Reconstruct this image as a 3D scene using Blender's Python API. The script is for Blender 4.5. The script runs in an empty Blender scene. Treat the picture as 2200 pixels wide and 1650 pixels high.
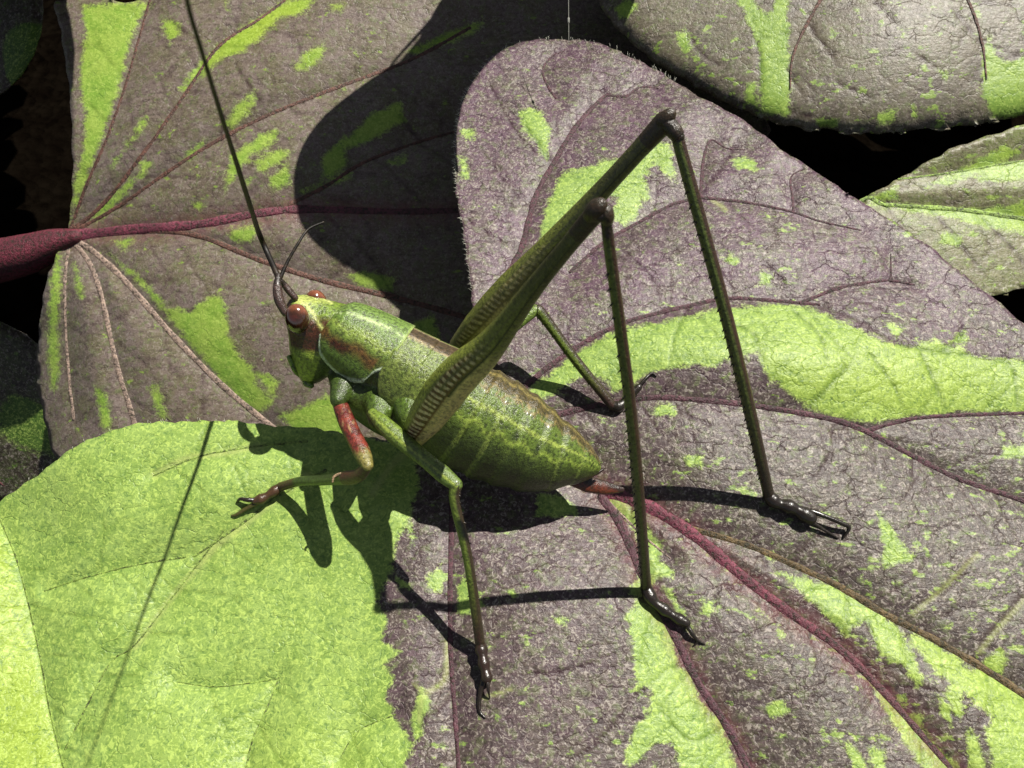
import bpy, math, random
import numpy as np
from mathutils import Vector, Matrix, noise as mnoise

random.seed(7); rng = np.random.default_rng(7)
SC = bpy.context.scene
# ------------------------------------------------------------------ camera, sky, sun
# 1 unit is about 2.7 mm.  View frame: X right, Y up, Z towards the camera, origin 16 units in front of it.
D = 16.0
PITCH = math.radians(35)
R3 = np.array(Matrix.Rotation(PITCH, 3, 'X'))
cam = bpy.data.cameras.new('camera'); camo = bpy.data.objects.new('camera', cam)
SC.collection.objects.link(camo)
camo.location = Vector(R3 @ np.array([0, 0, D])); camo.rotation_euler = (PITCH, 0, 0)
cam.sensor_width = 36; cam.lens = 36 * D / 22.0
cam.clip_start = 0.1; cam.clip_end = 2000
cam.dof.use_dof = True; cam.dof.focus_distance = 15.0; cam.dof.aperture_fstop = 0.55
SC.camera = camo

SUNV = np.array([-0.66, -1.19, -1.0])           # direction the light travels, view frame
SUNW = R3 @ SUNV; SUNW /= np.linalg.norm(SUNW)
w = bpy.data.worlds.new('World'); SC.world = w; w.use_nodes = True
nt = w.node_tree; sky = nt.nodes.new('ShaderNodeTexSky'); sky.sky_type = 'NISHITA'; sky.sun_disc = False
sky.sun_elevation = math.asin(-SUNW[2]); sky.sun_rotation = math.atan2(-SUNW[0], -SUNW[1])
bg = nt.nodes['Background']; bg.inputs['Strength'].default_value = 0.05
sky.air_density = .6; sky.dust_density = .4
hsv = nt.nodes.new('ShaderNodeHueSaturation'); hsv.inputs['Saturation'].default_value = .45
nt.links.new(sky.outputs['Color'], hsv.inputs['Color']); nt.links.new(hsv.outputs['Color'], bg.inputs['Color'])
sl = bpy.data.lights.new('sun', 'SUN'); sl.energy = 5.0; sl.angle = math.radians(0.5); sl.color = (1, 0.95, 0.86)
slo = bpy.data.objects.new('sun', sl); SC.collection.objects.link(slo)
slo.rotation_euler = Vector(SUNW).to_track_quat('-Z', 'Y').to_euler(); slo.location = (10, 10, 40)
vs = SC.view_settings; vs.view_transform = 'Standard'; vs.look = 'None'; vs.gamma = 1; vs.use_curve_mapping = False
vs.exposure = 0.86
SC.cycles.max_bounces = 8; SC.cycles.use_denoising = True

# ------------------------------------------------------------------ geometry helpers
def ray(px, py, r):                              # point r in front of the camera through the photo position
    px = np.asarray(px, float); py = np.asarray(py, float); r = np.asarray(r, float)
    return np.stack([(px - 1100) / 1600 * r, (825 - py) / 1600 * r, D - r], -1)
def world(P): return np.asarray(P) @ R3.T
def proj(P): r = D - P[2]; return 1100 + P[0] / r * 1600, 825 - P[1] / r * 1600, r
def unit(v): v = np.asarray(v, float); return v / np.linalg.norm(v)

def catmull(P, n):
    P = np.asarray(P, float); out = []
    Q = np.vstack([2 * P[0] - P[1], P, 2 * P[-1] - P[-2]])
    for i in range(1, len(Q) - 2):
        for t in np.linspace(0, 1, n, endpoint=False):
            a, b, c, d = Q[i - 1], Q[i], Q[i + 1], Q[i + 2]
            out.append(.5 * (2 * b + (c - a) * t + (2 * a - 5 * b + 4 * c - d) * t * t + (3 * b - a - 3 * c + d) * t ** 3))
    out.append(P[-1]); return np.array(out)

def seg_dist(x, y, pts, closed=False):
    pts = np.asarray(pts, float); n = len(pts); best = np.full(x.shape, 1e9, np.float32)
    for i in range(n if closed else n - 1):
        a = pts[i]; b = pts[(i + 1) % n]; d = b - a; L = float(d @ d) + 1e-9
        t = np.clip(((x - a[0]) * d[0] + (y - a[1]) * d[1]) / L, 0, 1)
        best = np.minimum(best, (x - a[0] - t * d[0]) ** 2 + (y - a[1] - t * d[1]) ** 2)
    return np.sqrt(best)
def inside(x, y, pts):
    pts = np.asarray(pts, float); r = np.zeros(x.shape, bool); n = len(pts)
    for i in range(n):
        a = pts[i]; b = pts[(i + 1) % n]
        if a[1] == b[1]: continue
        c = ((a[1] > y) != (b[1] > y)) & (x < (b[0] - a[0]) * (y - a[1]) / (b[1] - a[1]) + a[0]); r ^= c
    return r
def nearest_on(x, y, pts):
    n = len(pts); best = np.full(x.shape, 1e12); nx = x.copy(); ny = y.copy()
    for i in range(n):
        a = pts[i]; b = pts[(i + 1) % n]; d = b - a; L = float(d @ d) + 1e-9
        t = np.clip(((x - a[0]) * d[0] + (y - a[1]) * d[1]) / L, 0, 1)
        qx = a[0] + t * d[0]; qy = a[1] + t * d[1]; dd = (x - qx) ** 2 + (y - qy) ** 2
        m = dd < best; best[m] = dd[m]; nx[m] = qx[m]; ny[m] = qy[m]
    return nx, ny, np.sqrt(best)

def make_mesh(name, V, F, mat, parent=None, origin=None, smooth=True, attrs=None, cols=None):
    V = np.asarray(V, float); o = np.zeros(3) if origin is None else np.asarray(origin)
    me = bpy.data.meshes.new(name); me.from_pydata((V - o).tolist(), [], [tuple(int(i) for i in f) for f in F])
    if smooth: me.polygons.foreach_set('use_smooth', [True] * len(me.polygons))
    for k, a in (attrs or {}).items():
        at = me.attributes.new(k, 'FLOAT', 'POINT'); at.data.foreach_set('value', np.asarray(a, np.float32))
    if cols is not None:
        at = me.attributes.new('tint', 'FLOAT_COLOR', 'POINT')
        c = np.ones((len(V), 4), np.float32); c[:, :3] = cols; at.data.foreach_set('color', c.ravel())
    me.materials.append(mat); me.update()
    ob = bpy.data.objects.new(name, me); SC.collection.objects.link(ob)
    if parent is not None: ob.parent = parent
    else: ob.location = o
    return ob
def empty(name, loc, parent=None, ploc=None):
    o = bpy.data.objects.new(name, None); SC.collection.objects.link(o); o.empty_display_size = .3
    o.location = Vector(np.asarray(loc) - (np.zeros(3) if ploc is None else ploc))
    if parent is not None: o.parent = parent
    return o
def tag(o, label, cat, group=None, kind=None):
    if label: o['label'] = label
    if cat: o['category'] = cat
    if group: o['group'] = group
    if kind: o['kind'] = kind
    return o

def tube(P, rad, segs=12, ref=(0, 0, 1), flat=None, cap=True):
    """P view-frame points, rad radius (n) or (n,2): (across, depth).  returns V, F, s, ang"""
    P = np.asarray(P, float); n = len(P); rad = np.asarray(rad, float)
    if rad.ndim == 1: rad = np.stack([rad, rad], 1)
    T = np.gradient(P, axis=0); T /= np.linalg.norm(T, axis=1)[:, None] + 1e-12
    ref = np.asarray(ref, float); V = []; S = []; A = []
    L = np.concatenate([[0], np.cumsum(np.linalg.norm(np.diff(P, axis=0), axis=1))]); L /= L[-1]
    rings = []
    idx = list(range(n))
    seq = []
    if cap:
        for k in (85, 60, 30): seq.append((0, math.cos(math.radians(k)), -math.sin(math.radians(k))))
    for i in idx: seq.append((i, 1, 0))
    if cap:
        for k in (30, 60, 85): seq.append((n - 1, math.cos(math.radians(k)), math.sin(math.radians(k))))
    th = np.linspace(0, 2 * math.pi, segs, endpoint=False)
    for i, sc, off in seq:
        t = T[i]; d = ref - t * (ref @ t); d = d / (np.linalg.norm(d) + 1e-9); a = np.cross(d, t)
        c = P[i] + t * off * rad[i].mean()
        V.append(c + sc * (np.cos(th)[:, None] * a * rad[i, 0] + np.sin(th)[:, None] * d * rad[i, 1]))
        S.append(np.full(segs, L[i])); A.append(th)
    m = len(seq); V = np.vstack(V); F = []
    for j in range(m - 1):
        for k in range(segs):
            k2 = (k + 1) % segs; F.append((j * segs + k, j * segs + k2, (j + 1) * segs + k2, (j + 1) * segs + k))
    F.append(tuple(range(segs))[::-1]); F.append(tuple((m - 1) * segs + k for k in range(segs)))
    return V, F, np.concatenate(S), np.concatenate(A)
def join(parts):
    V = []; F = []; o = 0
    for v, f in parts:
        V.append(v); F += [tuple(i + o for i in q) for q in f]; o += len(v)
    return np.vstack(V), F

# ------------------------------------------------------------------ materials
def nodes(name):
    m = bpy.data.materials.new(name); m.use_nodes = True; t = m.node_tree; t.nodes.clear()
    return m, t
class G:
    def __init__(s, t): s.t = t
    def n(s, typ, **kw):
        nd = s.t.nodes.new(typ)
        for k, v in kw.items(): setattr(nd, k, v)
        return nd
    def l(s, a, b): s.t.links.new(a, b)
    def val(s, inp, v):
        if hasattr(v, 'is_output') or isinstance(v, bpy.types.NodeSocket): s.l(v, inp)
        else: inp.default_value = v
    def math(s, op, a, b=0.0, c=0.0, clamp=False):
        nd = s.n('ShaderNodeMath', operation=op, use_clamp=clamp)
        s.val(nd.inputs[0], a); s.val(nd.inputs[1], b); s.val(nd.inputs[2], c); return nd.outputs[0]
    def mix(s, f, a, b, blend='MIX'):
        nd = s.n('ShaderNodeMix', data_type='RGBA', blend_type=blend)
        s.val(nd.inputs[0], f)
        for i, v in ((6, a), (7, b)):
            if isinstance(v, tuple): v = (*v[:3], 1)
            s.val(nd.inputs[i], v)
        return nd.outputs[2]
    def noise(s, co, sc, det=3, rough=.55, dist=0, w=None):
        nd = s.n('ShaderNodeTexNoise'); s.l(co, nd.inputs['Vector']); nd.inputs['Scale'].default_value = sc
        nd.inputs['Detail'].default_value = det; nd.inputs['Roughness'].default_value = rough; nd.inputs['Distortion'].default_value = dist
        return nd.outputs['Fac'], nd.outputs['Color']
    def ramp(s, f, a, b, smooth=True):
        nd = s.n('ShaderNodeMapRange', interpolation_type='SMOOTHSTEP' if smooth else 'LINEAR'); s.val(nd.inputs[0], f)
        nd.inputs[1].default_value = a; nd.inputs[2].default_value = b; return nd.outputs[0]
    def attr(s, name, out='Fac'):
        nd = s.n('ShaderNodeAttribute', attribute_name=name); return nd.outputs[out]

def leaf_material(name, p1, p2, g1, g2, fleck=.63, trans=.28, sparkle=1.0, soft=1.0, yellow=(.30, .40, .03)):
    m, t = nodes(name); g = G(t)
    co = g.n('ShaderNodeTexCoord').outputs['Object']
    mp = g.n('ShaderNodeMapping'); g.l(co, mp.inputs[0]); mp.inputs['Rotation'].default_value = (0, 0, .6); mp.inputs['Scale'].default_value = (1, 2.0, 1.3)
    cs = mp.outputs[0]
    nA, _ = g.noise(co, 1.1, 5, .6); nB, _ = g.noise(cs, 3.0, 4, .6); nC, cC = g.noise(co, 11, 2, .75, 1.2); nD, _ = g.noise(co, 5.5, 3, .65)
    nE, cE = g.noise(co, 6.0, 2, .6); nW, cW = g.noise(co, 1.7, 3, .6)
    sd = g.attr('green'); fleckmask = g.attr('speck')
    a = g.math('MULTIPLY_ADD', g.math('SUBTRACT', nB, .5), .30, sd)
    a = g.math('MULTIPLY_ADD', g.math('SUBTRACT', nC, .5), .24, a)
    mG = g.ramp(a, -.03 * soft, .04 * soft)
    # loose green flecks in the purple
    f = g.math('MULTIPLY_ADD', g.math('SUBTRACT', nE, .5), .30, g.math('ADD', nB, g.math('MULTIPLY', g.math('SUBTRACT', nA, .5), .35)))
    mF = g.ramp(g.math('ADD', f, fleckmask), fleck, fleck + .05 * soft)
    mq = g.n('ShaderNodeMapping'); g.l(co, mq.inputs[0]); mq.inputs['Rotation'].default_value = (0, 0, -.75); mq.inputs['Scale'].default_value = (1.2, 7.0, 2.0)
    nS, _ = g.noise(mq.outputs[0], 1.5, 4, .7, .6)
    nM, _ = g.noise(co, 2.2, 3, .6, .5)
    ve = g.n('ShaderNodeTexVoronoi', feature='DISTANCE_TO_EDGE'); wv = g.n('ShaderNodeVectorMath', operation='ADD'); g.l(cs, wv.inputs[0]); wn = g.n('ShaderNodeVectorMath', operation='SCALE'); g.l(cW, wn.inputs[0]); wn.inputs['Scale'].default_value = 1.1; g.l(wn.outputs[0], wv.inputs[1]); g.l(wv.outputs[0], ve.inputs['Vector']); ve.inputs['Scale'].default_value = 1.0
    net = g.math('MULTIPLY', g.ramp(ve.outputs['Distance'], .030, .0), g.ramp(nW, .38, .58)); puck = g.ramp(ve.outputs['Distance'], .0, .20)
    hs = g.ramp(nC, .555, .64)
    pur = g.mix(g.ramp(nA, .35, .65), p1, p2)
    pur = g.mix(g.attr('olive'), pur, (.072, .060, .048))
    pur = g.mix(g.math('MULTIPLY', g.ramp(nM, .46, .62), .35), pur, (p2[0] * 1.15, p2[1] * 1.5, p2[2] * .85))
    pur = g.mix(g.math('MULTIPLY', g.ramp(nE, .50, .66), .5), pur, (.15, .19, .075))
    pur = g.mix(g.math('MULTIPLY', g.ramp(nS, .50, .34), .45), pur, (p1[0] * .38, p1[1] * .34, p1[2] * .38))
    pur = g.mix(g.math('MULTIPLY', g.ramp(nS, .54, .70), .28), pur, (p1[0] * 1.7, p1[1] * 1.75, p1[2] * 1.6))
    pur = g.mix(g.math('MULTIPLY', g.ramp(cC_sep(g, cC, 0), .5, .68), .35 * sparkle), pur, (.20, .13, .115))
    pur = g.mix(g.math('MULTIPLY', hs, .72 * sparkle), pur, (.32, .29, .25))
    pur = g.mix(g.math('MULTIPLY', g.ramp(nC, .47, .36), .62 * sparkle), pur, (.025, .018, .015))
    gr = g.mix(g.ramp(nA, .3, .7), g1, g2)
    gr = g.mix(g.math('MULTIPLY', g.ramp(nM, .42, .62), .35), gr, (g2[0] * 1.25, g2[1] * 1.2, g2[2] * 1.5))
    gr = g.mix(g.attr('yellow'), gr, yellow)
    gr = g.mix(g.math('MULTIPLY', g.ramp(nC, .51, .63), .65 * sparkle), gr, (.46, .60, .14))
    gr = g.mix(g.math('MULTIPLY', g.ramp(nC, .46, .32), .7 * sparkle), gr, (g1[0] * .45, g1[1] * .55, g1[2] * .7))
    gr = g.mix(g.math('MULTIPLY', net, .2), gr, (.07, .15, .02))
    pur = g.mix(g.math('MULTIPLY', net, .32), pur, (.038, .018, .026))
    col = g.mix(g.math('MAXIMUM', mG, g.math('MULTIPLY', mF, .8)), pur, gr)
    v = g.attr('veinlet'); vcol = g.mix(mG, (.030, .009, .016), (.075, .14, .015))
    col = g.mix(g.math('MULTIPLY', v, .9), col, vcol)
    pv = g.attr('paleline'); col = g.mix(g.math('MULTIPLY', pv, .6), col, (.36, .40, .14))
    rv = g.attr('redvein'); col = g.mix(g.math('MULTIPLY', g.math('MULTIPLY', rv, .5), g.ramp(nD, .3, .6)), col, (.17, .04, .055))
    h = g.math('ADD', g.math('MULTIPLY', nC, .55), g.math('MULTIPLY', nE, .7))
    h = g.math('ADD', g.math('MULTIPLY', h, .55), g.math('MULTIPLY', nS, .3)); h = g.math('ADD', h, g.math('MULTIPLY', puck, .13)); h = g.math('SUBTRACT', h, g.math('MULTIPLY', net, .25)); h = g.math('SUBTRACT', h, g.math('MULTIPLY', v, .35))
    bp = g.n('ShaderNodeBump'); bp.inputs['Strength'].default_value = .55 * min(1, sparkle); bp.inputs['Distance'].default_value = .07; g.l(h, bp.inputs['Height'])
    pb = g.n('ShaderNodeBsdfPrincipled'); g.l(col, pb.inputs['Base Color']); pb.inputs['Roughness'].default_value = .42
    pb.inputs['Specular IOR Level'].default_value = .32; g.l(bp.outputs[0], pb.inputs['Normal'])
    pb.inputs['Sheen Weight'].default_value = .02; pb.inputs['Sheen Roughness'].default_value = .4
    tr = g.n('ShaderNodeBsdfTranslucent')
    tc = g.mix(.5, col, (.20, .34, .02)); tc = g.mix(mG, g.mix(.75, col, (.06, .03, .01)), tc); g.l(tc, tr.inputs['Color'])
    ms = g.n('ShaderNodeMixShader'); ms.inputs[0].default_value = trans; g.l(pb.outputs[0], ms.inputs[1]); g.l(tr.outputs[0], ms.inputs[2])
    out = g.n('ShaderNodeOutputMaterial'); g.l(ms.outputs[0], out.inputs[0]); return m
def cC_sep(g, c, i):
    nd = g.n('ShaderNodeSeparateColor'); g.l(c, nd.inputs[0]); return nd.outputs[i]

def skin_material(name, rough=.35, spec=.5, bump=.25, nscale=14, var=.35, sss=.08, coat=0.0):
    m, t = nodes(name); g = G(t); co = g.n('ShaderNodeTexCoord').outputs['Object']
    n1, _ = g.noise(co, nscale, 4, .65); n2, _ = g.noise(co, nscale * 2.6, 2, .6)
    col = g.mix(g.math('MULTIPLY', g.ramp(n1, .55, .35), var), g.attr('tint', 'Color'), (.01, .012, .004))
    c2 = g.mix(1.0, col, (1.5, 1.5, 1.35), 'MULTIPLY'); col = g.mix(g.math('MULTIPLY', g.ramp(n1, .52, .7), var), col, c2)
    bp = g.n('ShaderNodeBump'); bp.inputs['Strength'].default_value = bump; bp.inputs['Distance'].default_value = .05
    g.l(g.math('ADD', n1, g.math('MULTIPLY', n2, .5)), bp.inputs['Height'])
    pb = g.n('ShaderNodeBsdfPrincipled'); g.l(col, pb.inputs['Base Color']); pb.inputs['Roughness'].default_value = rough
    pb.inputs['Specular IOR Level'].default_value = spec; g.l(bp.outputs[0], pb.inputs['Normal'])
    pb.inputs['Subsurface Weight'].default_value = sss; pb.inputs['Subsurface Radius'].default_value = (.3, .35, .1); pb.inputs['Subsurface Scale'].default_value = .3
    pb.inputs['Coat Weight'].default_value = coat; pb.inputs['Coat Roughness'].default_value = .15
    out = g.n('ShaderNodeOutputMaterial'); g.l(pb.outputs[0], out.inputs[0]); return m

M_main = leaf_material('main_leaf_skin', (.118, .066, .096), (.090, .062, .068), (.200, .312, .064), (.240, .352, .080), fleck=.645, soft=1.8)
M_left = leaf_material('left_leaf_skin', (.185, .145, .128), (.140, .112, .082), (.19, .33, .045), (.26, .37, .06), fleck=.64, sparkle=.7, soft=2.2)
M_top = leaf_material('top_leaf_skin', (.150, .132, .088), (.120, .100, .085), (.19, .31, .05), (.23, .35, .06), fleck=.615, sparkle=.75, soft=1.6)
M_right = leaf_material('right_leaf_skin', (.19, .18, .10), (.17, .18, .075), (.22, .34, .08), (.24, .36, .04), fleck=.58, sparkle=.8, soft=1.8)
M_dark = leaf_material('shaded_leaf_skin', (.05, .035, .03), (.06, .06, .03), (.06, .12, .02), (.07, .14, .02), fleck=.6, soft=2)  # darker copy of the leaf colours, deep shade put into the pigment
M_body = skin_material('katydid_skin', .32, .5, .45, 17, .7, .08, .08)
M_leg = skin_material('katydid_leg_skin', .33, .5, .45, 18, .6, .02, .12)
M_vein = skin_material('vein_skin', .5, .35, .8, 13, .85, .0)
M_foot = skin_material('tarsus_skin', .32, .45, .25, 12, .4, 0, .15)
M_horn = skin_material('antenna_skin', .5, .3, .1, 20, .2, 0)
M_eye = skin_material('eye_skin', .12, .6, .05, 30, .3, .0, .8)

# ------------------------------------------------------------------ soil
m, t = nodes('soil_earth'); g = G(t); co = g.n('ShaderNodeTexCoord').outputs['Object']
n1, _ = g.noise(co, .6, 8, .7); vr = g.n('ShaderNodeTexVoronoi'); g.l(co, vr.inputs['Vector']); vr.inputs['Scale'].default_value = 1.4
col = g.mix(g.ramp(n1, .3, .7), (.0015, .001, .0007), (.004, .003, .002))  # near-black earth: the shade of the gaps is put into the colour
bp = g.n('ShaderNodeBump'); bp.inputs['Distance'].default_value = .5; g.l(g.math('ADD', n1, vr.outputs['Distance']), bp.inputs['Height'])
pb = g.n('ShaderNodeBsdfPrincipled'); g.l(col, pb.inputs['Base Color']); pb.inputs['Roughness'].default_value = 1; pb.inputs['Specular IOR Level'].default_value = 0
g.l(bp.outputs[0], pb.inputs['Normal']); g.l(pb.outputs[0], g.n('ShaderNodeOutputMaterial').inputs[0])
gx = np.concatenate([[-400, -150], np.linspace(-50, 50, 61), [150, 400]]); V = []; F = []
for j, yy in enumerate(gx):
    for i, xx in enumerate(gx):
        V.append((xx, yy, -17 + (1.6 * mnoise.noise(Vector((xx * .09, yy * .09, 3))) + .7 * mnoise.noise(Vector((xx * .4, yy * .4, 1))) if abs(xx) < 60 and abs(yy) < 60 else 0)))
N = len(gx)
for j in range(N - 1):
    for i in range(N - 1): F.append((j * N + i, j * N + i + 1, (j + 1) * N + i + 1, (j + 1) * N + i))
tag(make_mesh('soil', V, F, m), 'bare soil far below the leaves, coloured near black for deep shade', None, kind='structure')

# ------------------------------------------------------------------ leaves
def gauss(px, py, cx, cy, sx, sy, rot=0.0):
    dx = px - cx; dy = py - cy; c, s = math.cos(rot), math.sin(rot)
    return np.exp(-((dx * c + dy * s) / sx) ** 2 - ((-dx * s + dy * c) / sy) ** 2)
def wob(px, py, k, seed, amp):
    r = np.random.default_rng(seed); o = 0
    for i in range(5):
        a = r.uniform(0, 6.28); f = k * r.uniform(.6, 1.8); o = o + np.sin((px * math.cos(a) + py * math.sin(a)) * f + r.uniform(0, 6.28))
    return o * amp / 2.2

def densify(pts, step):
    P = catmull(np.vstack([pts, pts[:1]]), 8)[:-1]; out = []
    for i in range(len(P)):
        a = P[i]; b = P[(i + 1) % len(P)]; L = np.linalg.norm(b - a); n = max(1, int(L / step))
        for k in range(n): out.append(a + (b - a) * k / n)
    return np.array(out)

def vein_col(kind):
    return {'red': (.105, .022, .038), 'dark': (.055, .020, .028), 'brown': (.085, .038, .028), 'pale': (.22, .16, .13), 'green': (.19, .28, .06), 'olive': (.075, .05, .02), 'leafy': (.15, .22, .04)}[kind]

class Leaf:
    def __init__(s, plane, bumps, veins, fine, sharp=60.0, quilt=.12):
        s.c, s.k, s.m = plane; s.bumps = bumps; s.veins = veins; s.fine = fine; s.quilt = quilt; s.sharp = sharp
        s.vp = [catmull(np.array(v[0], float), 5) for v in veins]
    def r(s, px, py, creases=True):
        px = np.asarray(px, float); py = np.asarray(py, float)
        u = (px - 1100) / 1600; v = (825 - py) / 1600
        r = (D - s.c) / (1 - s.k * v + s.m * u)
        dz = s.bumps(px, py)
        if creases:
            d = np.full(px.shape, 1e4)
            for P in s.vp: d = np.minimum(d, seg_dist(px, py, P[::2]))
            dz = dz + s.quilt * (1 - np.exp(-d / s.sharp))
        return r - dz
    def pt(s, px, py, up=0.0):
        return ray(px, py, s.r(px, py) - up)

def side_veins(L, amount):
    """thin branch veins leaving each main vein at an acute angle and forking towards the margin"""
    rr = random.Random(5); out = []
    if not amount: return out
    for P in L.vp:
        seg_ = np.linalg.norm(np.diff(P, axis=0), axis=1); cum = np.concatenate([[0], np.cumsum(seg_)]); pos = rr.uniform(50, 90); side = 1
        while pos < cum[-1] - 20:
            i = int(np.searchsorted(cum, pos)) - 1; i = max(0, min(i, len(P) - 2)); t = P[i + 1] - P[i]; t = t / (np.linalg.norm(t) + 1e-9)
            a = side * math.radians(rr.uniform(42, 68)); side = -side; ln = rr.uniform(60, 190)
            d = np.array([t[0] * math.cos(a) - t[1] * math.sin(a), t[0] * math.sin(a) + t[1] * math.cos(a)]); n_ = np.array([-d[1], d[0]]) * rr.uniform(-.25, .25)
            p0 = P[i]; pts = [tuple(p0 + d * ln * f + n_ * ln * f * f + np.array([rr.uniform(-4, 4), rr.uniform(-4, 4)])) for f in (0, .3, .65, 1)]
            out.append((pts, 2.9, .62 * amount))
            if ln > 90:
                m_ = np.array(pts[2]); b = math.radians(rr.uniform(35, 60)) * rr.choice((-1, 1)); e = np.array([d[0] * math.cos(b) - d[1] * math.sin(b), d[0] * math.sin(b) + d[1] * math.cos(b)])
                out.append(([tuple(m_), tuple(m_ + e * ln * .25 + rr.uniform(-3, 3)), tuple(m_ + e * ln * .45)], 2.6, .5 * amount))
            pos += rr.uniform(38, 75)
    return out

def build_leaf(L, name_label, outline, greens, mat, base_px, xs, ys, petiole=None, group=None, thick=.045,
               yellow=None, speck=None, pale=(), olive=None, thin=1.0, hairs=None, edge_drop=0.0, edge_w=40.0):
    out = densify(np.array(outline, float), 14.0)
    # serrate very slightly so the rim is not a perfect curve
    nrm = np.roll(out, -1, 0) - np.roll(out, 1, 0); nrm = np.stack([nrm[:, 1], -nrm[:, 0]], 1); nrm /= np.linalg.norm(nrm, axis=1)[:, None] + 1e-9
    ph = np.arange(len(out)); out = out + nrm * (1.6 * np.sin(ph * 1.1) + 1.5 * np.sin(ph * .37 + 1) + rng.normal(0, .7, len(out)))[:, None]
    X, Y = np.meshgrid(xs, ys); sh = X.shape; x = X.ravel().copy(); y = Y.ravel().copy()
    hx = np.gradient(xs)[None, :].repeat(len(ys), 0).ravel(); hy = np.gradient(ys)[:, None].repeat(len(xs), 1).ravel(); hh = np.maximum(hx, hy)
    nx, ny, nd = nearest_on(x, y, out); ins = inside(x, y, out)
    snap = (nd < hh * .72); x[snap] = nx[snap]; y[snap] = ny[snap]
    ok = ins | snap; idx = np.arange(len(x)).reshape(sh)
    q = np.stack([idx[:-1, :-1], idx[1:, :-1], idx[1:, 1:], idx[:-1, 1:]], -1).reshape(-1, 4)
    q = q[ok[q].all(1)]; cx = x[q].mean(1); cy = y[q].mean(1); q = q[inside(cx, cy, out)]
    used = np.unique(q); mp = -np.ones(len(x), int); mp[used] = np.arange(len(used)); q = mp[q]; x = x[used]; y = y[used]
    ed = nearest_on(x, y, out)[2]
    r = L.r(x, y) + edge_drop * np.exp(-ed / edge_w)
    sdf = np.full(x.shape, -9.0)
    for P in greens:
        P = np.array(P, float); d = seg_dist(x, y, P, True); d = np.where(inside(x, y, P), d, -d); sdf = np.maximum(sdf, d / 100)
    vl = np.zeros(x.shape)
    for pts, wd, *st_ in L.fine + side_veins(L, thin):
        P = catmull(np.array(pts, float), 4); d = seg_dist(x, y, P); e_ = np.hypot(x - P[-1][0], y - P[-1][1]); ln = np.linalg.norm(np.diff(P, axis=0), axis=1).sum()
        vl = np.maximum(vl, (st_[0] if st_ else 1.0) * np.exp(-(d / (wd * 1.15)) ** 2) * np.clip(e_ / (ln * .4) + .2, 0, 1) * (.75 + .25 * np.sin(x * .13 + y * .11)))
    red = np.zeros(x.shape); r = r + .025 * vl
    for (pts, w0, w1, kd), P in zip(L.veins, L.vp):
        if kd == 'red' or w0 > 20: red = np.maximum(red, np.exp(-(seg_dist(x, y, P[::2]) / (max(w0, w1) * .8 + 6)) ** 2))
    pl = np.zeros(x.shape)
    for pts, wd in pale:
        P = catmull(np.array(pts, float), 4); pl = np.maximum(pl, np.exp(-(seg_dist(x, y, P) / wd) ** 2))
    attrs = dict(green=sdf, veinlet=vl, redvein=red, paleline=pl, yellow=yellow(x, y) if yellow else np.zeros(x.shape), speck=speck(x, y) if speck else np.zeros(x.shape), olive=olive(x, y) if olive else np.zeros(x.shape))
    base = world(L.pt(np.array(base_px[0], float), np.array(base_px[1], float)))
    root = empty('sweet_potato_leaf', base); tag(root, name_label, 'leaf', group)
    b = make_mesh('blade', world(ray(x, y, r)), q, mat, root, base, attrs=attrs)
    md = b.modifiers.new('thickness', 'SOLIDIFY'); md.thickness = thick; md.offset = 1 if False else -1
    # face winding: normals towards the camera
    for (pts, w0, w1, kd), P in zip(L.veins, L.vp):
        n = len(P); ww = np.linspace(w0, w1, n) / 2
        rr = L.r(P[:, 0], P[:, 1]); C = ray(P[:, 0], P[:, 1], rr - ww / 100 * .08 - .012)
        jit = 1 + .12 * np.sin(np.arange(n) * 1.7) + rng.normal(0, .05, n)
        Vv, Ff, S, A = tube(C, np.stack([ww / 100 * rr / D * jit, ww / 100 * rr / D * .34 * jit], 1), 12)
        c = np.array(vein_col(kd)); side = np.cos(A)
        cc = c[None] * (1 + .25 * np.sin(S * 60)[:, None]); cc = np.where((side > .55)[:, None], cc * 1.2 + .008, cc)
        mixs = np.clip(S * 1.6 - .5, 0, 1)[:, None]; cc = cc * (1 - mixs) + np.array((.065, .03, .032)) * mixs if kd == 'red' else cc
        make_mesh('vein', world(Vv), Ff, M_vein, root, base, cols=cc)
    if petiole:
        P = catmull(np.array([p[:3] for p in petiole], float), 6); W = np.interp(np.linspace(0, 1, len(P)), np.linspace(0, 1, len(petiole)), [p[3] for p in petiole])
        C = ray(P[:, 0], P[:, 1], P[:, 2]); Vv, Ff, S, A = tube(C, W / 200 * P[:, 2] / D, 18)
        c = np.array((.085, .014, .024)) * (1 + .35 * np.sin(A * 5 + 1)[:, None])
        make_mesh('petiole', world(Vv), Ff, M_vein, root, base, cols=c)
    if hairs is not None:
        H = []
        for (hx_, hy_, dx, dy) in hairs:
            a = L.pt(np.array(hx_), np.array(hy_), .0); bb = L.pt(np.array(hx_ + dx), np.array(hy_ + dy), random.uniform(0, .12))
            v, f, _, _ = tube([a, (a + bb) / 2 + np.array([0, .01, .01]), bb], [.005, .004, .0015], 3, cap=False); H.append((v, f))
        Vh, Fh = join(H); ho = make_mesh('edge_hairs', world(Vh), Fh, M_horn, root, base, cols=np.tile((.5, .5, .42), (len(Vh), 1))); ho['kind'] = 'stuff'
    return root

fx = np.concatenate([np.arange(-420, -30, 26), np.arange(-30, 2236, 6), np.arange(2240, 2720, 26)])
fy = np.concatenate([np.arange(60, 1684, 6), np.arange(1686, 2200, 26)])

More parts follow.
